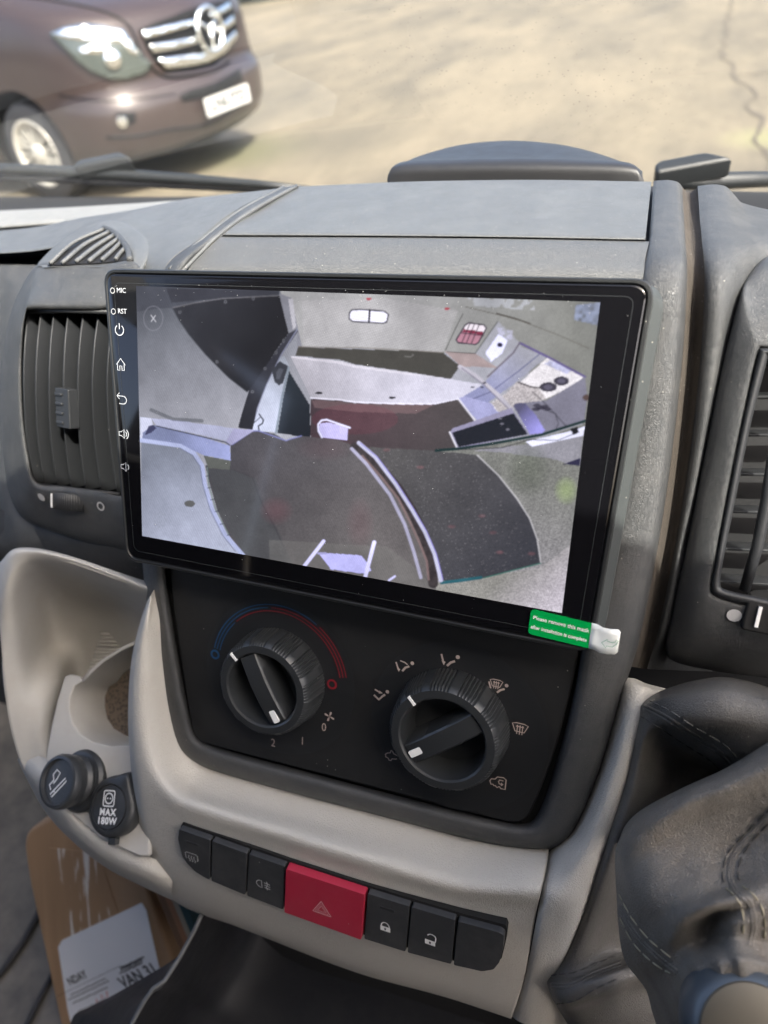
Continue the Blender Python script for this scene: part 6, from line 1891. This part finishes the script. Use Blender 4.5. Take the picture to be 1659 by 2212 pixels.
def stitches(name, pxs, b, m, parent, L=.0042, gap=.0013, r=.00036, lift=.0003, welt=None):
    c_ = crom([Vector((x, y, 0)) for x, y in pxs], 24)
    pts = []
    for q in c_:
        l, n_ = onto(b, q.x, q.y, lift)
        if l is not None: pts.append(l)
    V, F = [], []
    acc = 0; run = []
    on = True
    segs_ = []
    prevp = None
    for p in pts:
        if prevp is not None:
            acc += (p - prevp).length
        if on: run.append(p)
        if on and acc > L: segs_.append(run); run = []; acc = 0; on = False
        elif (not on) and acc > gap: acc = 0; on = True; run = [p]
        prevp = p
    for s_ in segs_:
        if len(s_) < 2: continue
        ps = [s_[0], s_[len(s_) // 2], s_[-1]]
        for i, p in enumerate(ps):
            t = (ps[-1] - ps[0]).normalized(); a = t.cross(Vector((.3, .2, 1))).normalized(); bb = t.cross(a)
            rr = r * (1 if i == 1 else .55)
            for k_ in range(5):
                an = 2 * math.pi * k_ / 5
                V.append(p + a * rr * math.cos(an) + bb * rr * math.sin(an))
        n = len(V) - 15
        for i in range(2):
            for k_ in range(5): F.append((n + i * 5 + k_, n + i * 5 + (k_ + 1) % 5, n + (i + 1) * 5 + (k_ + 1) % 5, n + (i + 1) * 5 + k_))
    if V: mk2(name, V, F, m, parent)


def seam(pxs, b, m, parent, off, r=.0009):
    """a raised welt between two rows of stitches"""
    c_ = crom([Vector((x, y, 0)) for x, y in pxs], 10)
    for s_ in (-.5, .5):
        o_ = []
        for i, q in enumerate(c_):
            t = (c_[min(i + 1, len(c_) - 1)] - c_[max(0, i - 1)]); t.normalize()
            l, n_ = onto(b, q.x - t.y * off * s_ * .5, q.y + t.x * off * s_ * .5, -r * .45)
            if l: o_.append(l)
        # keep only the continuous run
        run = [o_[0]]
        for p in o_[1:]:
            if (p - run[-1]).length < .012: run.append(p)
        tube('seam_welt', run, r, m, parent, 8)


seam([(1392, 1528), (1440, 1552), (1500, 1590), (1550, 1622), (1580, 1652)], gbb, MAT['leather'], gl_, 16)
stitches('stitching', [(1404, 1514), (1446, 1534), (1508, 1574), (1566, 1608), (1598, 1642)], gbb, plain('grey_thread', (.10, .10, .095), .7), gl_)
stitches('stitching', [(1386, 1548), (1426, 1572), (1484, 1610), (1534, 1642), (1556, 1664)], gbb, MAT['thread'], gl_)
seam([(1190, 2130), (1230, 2128), (1290, 2100), (1340, 2082)], gbb, MAT['leather'], gl_, 14)
stitches('stitching', [(1192, 2108), (1240, 2100), (1290, 2080), (1340, 2062)], gbb, MAT['thread'], gl_)
stitches('stitching', [(1204, 2168), (1244, 2160), (1290, 2134), (1345, 2110)], gbb, MAT['thread'], gl_)
seam([(1340, 1958), (1360, 2000), (1394, 2042), (1434, 2078), (1462, 2100)], gfb, MAT['leather_worn'], gl_, 13)
stitches('stitching', [(1338, 1932), (1364, 1980), (1400, 2026), (1440, 2060), (1470, 2084)], gfb, MAT['thread_cream'], gl_, r=.0005)
stitches('stitching', [(1340, 1982), (1364, 2030), (1396, 2066), (1430, 2092), (1456, 2106)], gfb, MAT['thread_cream'], gl_, r=.0005)
stitches('stitching', [(1670, 1740), (1620, 1790), (1574, 1840), (1560, 1890), (1568, 1920)], gfb, MAT['thread'], gl_, r=.0004)
stitches('stitching', [(1568, 1920), (1586, 1936), (1602, 1960), (1606, 2000), (1596, 2040)], gfb, MAT['thread_cream'], gl_, r=.00045)
stitches('stitching', [(1680, 1760), (1640, 1800), (1606, 1844), (1594, 1888), (1604, 1916)], gfb, MAT['thread'], gl_, r=.0004)
stitches('stitching', [(1604, 1916), (1624, 1930), (1644, 1956), (1652, 2000), (1648, 2050)], gfb, MAT['thread_cream'], gl_, r=.00045)
seam([(1676, 1750), (1630, 1796), (1590, 1842), (1577, 1890), (1590, 1924), (1620, 1952), (1628, 2000), (1620, 2044)], gfb, MAT['leather_worn'], gl_, 12)
kp_ = Pl(P(1606, 2222, 64), W(1, 0, 0) - W(0, 0, 0), Vector(W(.12, .52, .85) - W(0, 0, 0)))
kb = revolve('knob', kp_, [(.0125, -.036), (.0152, -.027), (.0183, -.016), (.0209, -.005), (.0212, .002), (.0198, .0072), (.0183, .0094), (.0174, .010)], MAT['metal'], gl_, 64, cap=False)
revolve('knob_cap', kp_, [(.0175, .0095), (.0169, .0106), (.0134, .0119), (.007, .0126), (0, .0129)], MAT['bronze'], gl_, 64, cap=False)

# ================================================================== footwell, box, papers and open tray
FZ = W(0, -640, -190).z
o = mk2('cab_floor', [Vector((-1.3, -1.9, FZ)), Vector((1.1, -1.9, FZ)), Vector((1.1, .5, FZ)), Vector((-1.3, .5, FZ))], [(0, 1, 2, 3)], MAT['floor'], None, smooth=False)
tag(o, kind='structure')
# firewall in front of the footwell
loft('footwell_wall', [[(-1.3, .30, -.08), (0, .30, -.08), (1.1, .30, -.08)], [(-1.3, .36, -.3), (0, .36, -.3), (1.1, .36, -.3)], [(-1.3, .30, FZ + .12), (0, .30, FZ + .12), (1.1, .30, FZ + .12)], [(-1.3, .12, FZ), (0, .12, FZ), (1.1, .12, FZ)]], MAT['dark'], dash, 3, 2, px=False)
# ridge in the floor covering
def onfloor(px, py, z=.004):
    d = ray(px, py); s = (FZ + z - CW[2]) / d[2]
    return Vector(CW + s * d)


tube('mat_edge', [onfloor(*p) for p in [(100, 1930), (78, 1985), (48, 2040), (4, 2100), (-60, 2160)]], .004, MAT['dull_black'], None, 6)
tag(bpy.data.objects['mat_edge'], 'raised black joint running across the floor covering beside the cardboard box', 'floor joint')
tube('mat_edge', [onfloor(*p) for p in [(130, 2070), (95, 2140), (60, 2212), (20, 2290)]], .003, MAT['dull_black'], None, 6)
bpy.data.objects['mat_edge.001']['label'] = 'lower dark joint in the floor covering at the bottom left corner'
bpy.data.objects['mat_edge.001']['category'] = 'floor joint'

BXW = -130
bpx = Pl(W(0, 0, BXW), W(1, 0, 0) - W(0, 0, 0), W(0, 0, 1) - W(0, 0, 0))
bc = [(47, 1800, .02), (235, 1700, .012), (404, 2160, .01), (440, 2260, .01), (155, 2330, .01), (62, 1900, .01)]
bx = empty('cardboard_box', W(-260, -560, BXW - 60), 'brown cardboard parcel with a torn white shipping label in the footwell', 'box')
q = rpoly([(*onpl(bpx, x, y), r) for x, y, r in bc], .01, 6)
prism('carton', bpx, q, -.09, 0, MAT['card'], bx, bevel=.004, segs=3)
zz = lambda x, y: (x * .43, 1645.8 + y * .43)
tq = [onpl(bpx, *zz(*p)) for p in [(250, 430), (450, 450), (520, 520), (610, 800), (430, 870), (360, 880), (330, 640)]]
prism('tape', bpx, tq, .0002, .0007, MAT['tape'], bx)
lq = [onpl(bpx, *zz(*p)) for p in [(297, 925), (318, 890), (716, 703), (740, 740), (806, 1035), (700, 1420), (390, 1420), (345, 1240)]]
lab = prism('shipping_label', bpx, lq, .001, .0014, plain('label_paper', (.82, .84, .88), .5), bx)
a_, b_ = Vector(onpl(bpx, *zz(330, 1130))), Vector(onpl(bpx, *zz(800, 900)))
tt = (b_ - a_).normalized()


def lpl(x, y):
    p = onpl(bpx, *zz(x, y)); return Pl(bpx(p[0], p[1], .0016), bpx.u * tt.x + bpx.v * tt.y, bpx.n)


INK = plain('ink', (.03, .03, .035), .6)
text('lettering', lpl(394, 1080), 'NDAY', .011, INK, lab, bold=.0003)
text('lettering', lpl(700, 1070), 'VAN 31', .0165, INK, lab, bold=.0004)
for i, (x, y, L_) in enumerate(((450, 1122, .06), (452, 1140, .07), (460, 1165, .06), (470, 1215, .05), (670, 1000, .038), (668, 1012, .034), (665, 1028, .036))):
    p = lpl(x, y)
    glyph('print_line', p, [([(-L_ / 2 + j * L_ / 14, .0004 * math.sin(j * 2.1)), (-L_ / 2 + (j + .75) * L_ / 14, .0004 * math.sin(j * 1.3))], .0016 if i > 3 else .0011, False) for j in range(14)], INK, lab, z=.0002 + i * 1e-5)
glyph('ruled_line', lpl(450, 1095), [([(-.055, .0), (.055, .0)], .0004, False)], INK, lab)
glyph('pen_mark', lpl(520, 1195), [([(-.012, -.003), (-.006, .004), (-.002, -.003), (.004, .006), (.008, -.002), (.014, .007)], .0012, False)], plain('red_pen', (.6, .08, .07), .5), lab)
for i, (x0, col, nm) in enumerate(((0, (.24, .13, .07), 'dark brown folder standing next to the cardboard box'), (14, (.42, .20, .10), 'rust orange folder second from the cardboard box'), (27, (.45, .38, .27), 'cream folder third from the cardboard box'), (38, (.05, .10, .10), 'dark green folder farthest from the cardboard box'))):
    wf = -105 + i * 2
    pf = Pl(W(0, 0, wf), bpx.u, bpx.n)
    c_ = [(330 + x0 - 26, 1850), (330 + x0 - 10, 1850), (430 + x0, 2110), (412 + x0, 2110)]
    o = prism('folder', pf, [onpl(pf, *p) for p in c_], -.08, 0, plain('folder_card%d' % i, col, .6), None, bevel=.0006)
    tag(o, nm, 'folder', 'folders standing beside the box')

tr = empty('open_tray', W(0, -420, -40), 'open black storage tray with a thin grey rim under the dashboard', 'tray')
zr = lambda x, y: (x * .43, 1645.8 + y * .43)
rim = [(445, 1955, -34), (420, 2010, -24), (388, 2068, -12), (356, 2118, 0), (330, 2136, 6), (310, 2165, 12), (286, 2208, 20), (250, 2290, 34)]
MAT['rim'] = plain('tray_rim_grey', (.075, .078, .078), .45)
MAT['tray'] = grained('tray_black', (.010, .011, .014), .45, 900, .15, .0003, dust=.03)
inner = [[(p[0], p[1], p[2]) for p in rim],
         [(p[0] + 6, p[1] + 1, p[2] - 2) for p in rim],
         [(p[0] + 60, p[1] + 20, p[2] - 60) for p in rim],
         [(p[0] + 130, p[1] + 60, p[2] - 95) for p in rim],
         [(p[0] + 420, p[1] + 150, p[2] - 100) for p in rim],
         [(p[0] + 800, p[1] + 260, p[2] - 95) for p in rim],
         [(p[0] + 1000, p[1] + 300, p[2] - 60) for p in rim]]
loft('tray_bowl', inner, MAT['tray'], tr, 5, 4)
tube('rim', [P(*p) for p in rim], .0016, MAT['rim'], tr, 8)
loft('outer_wall', [[(445, 1957, -36), (388, 2070, -14), (354, 2122, -2), (328, 2142, 4), (308, 2172, 10), (284, 2215, 18), (240, 2300, 30)],
                    [(440, 1990, -60), (376, 2082, -30), (340, 2140, -18), (300, 2160, -12), (268, 2186, -8), (230, 2230, 0), (180, 2300, 10)],
                    [(430, 2030, -80), (370, 2076, -50), (300, 2118, -44), (240, 2152, -40), (190, 2178, -36), (158, 2196, -32), (130, 2300, -20)]], MAT['vent'], tr, 4, 4, solid=.0015)


# ================================================================== the rest of the cab (outside the frame: it shades and is mirrored in the glass)
MAT['headliner'] = plain('headliner', (.14, .137, .13), .9)
MAT['seat_cloth'] = grained('seat_cloth', (.06, .06, .065), .85, 600, .3, .0004)


def cabquad(name, pts, m):
    o = mk2(name, [Vector(p) for p in pts], [tuple(range(len(pts)))], m, None, smooth=False)
    tag(o, kind='structure'); return o


ZR = .66; YT = gb.y - .76 * .81; ZT = gb.z + .65 * .81
cabquad('cab_roof', [(-1.0, YT, ZT), (1.0, YT, ZT), (1.0, -1.7, ZR + .06), (-1.0, -1.7, ZR + .06)], MAT['headliner'])
cabquad('cab_rear_wall', [(-1.0, -1.7, FZ), (1.0, -1.7, FZ), (1.0, -1.7, ZR + .06), (-1.0, -1.7, ZR + .06)], plain('grey_partition', (.04, .04, .04), .8))
for s_, nm in ((-1, 'door_lower_left'), (1, 'door_lower_right')):
    X = s_ * 1.02
    cabquad('cab_door_lower', [(X, .5, FZ), (X, -1.7, FZ), (X, -1.7, .02), (X, .5, -.06)], MAT['seat_cloth'])
    cabquad('cab_door_rear_pillar', [(X, -.7, .02), (X, -1.7, .02), (X, -1.7, ZR), (X, -.7, ZR)], MAT['seat_cloth'])
    cabquad('cab_door_header', [(X, -.15, ZR - .08), (X, -1.3, ZR - .08), (X, -1.3, ZR + .05), (X, -.15, ZR + .05)], MAT['headliner'])
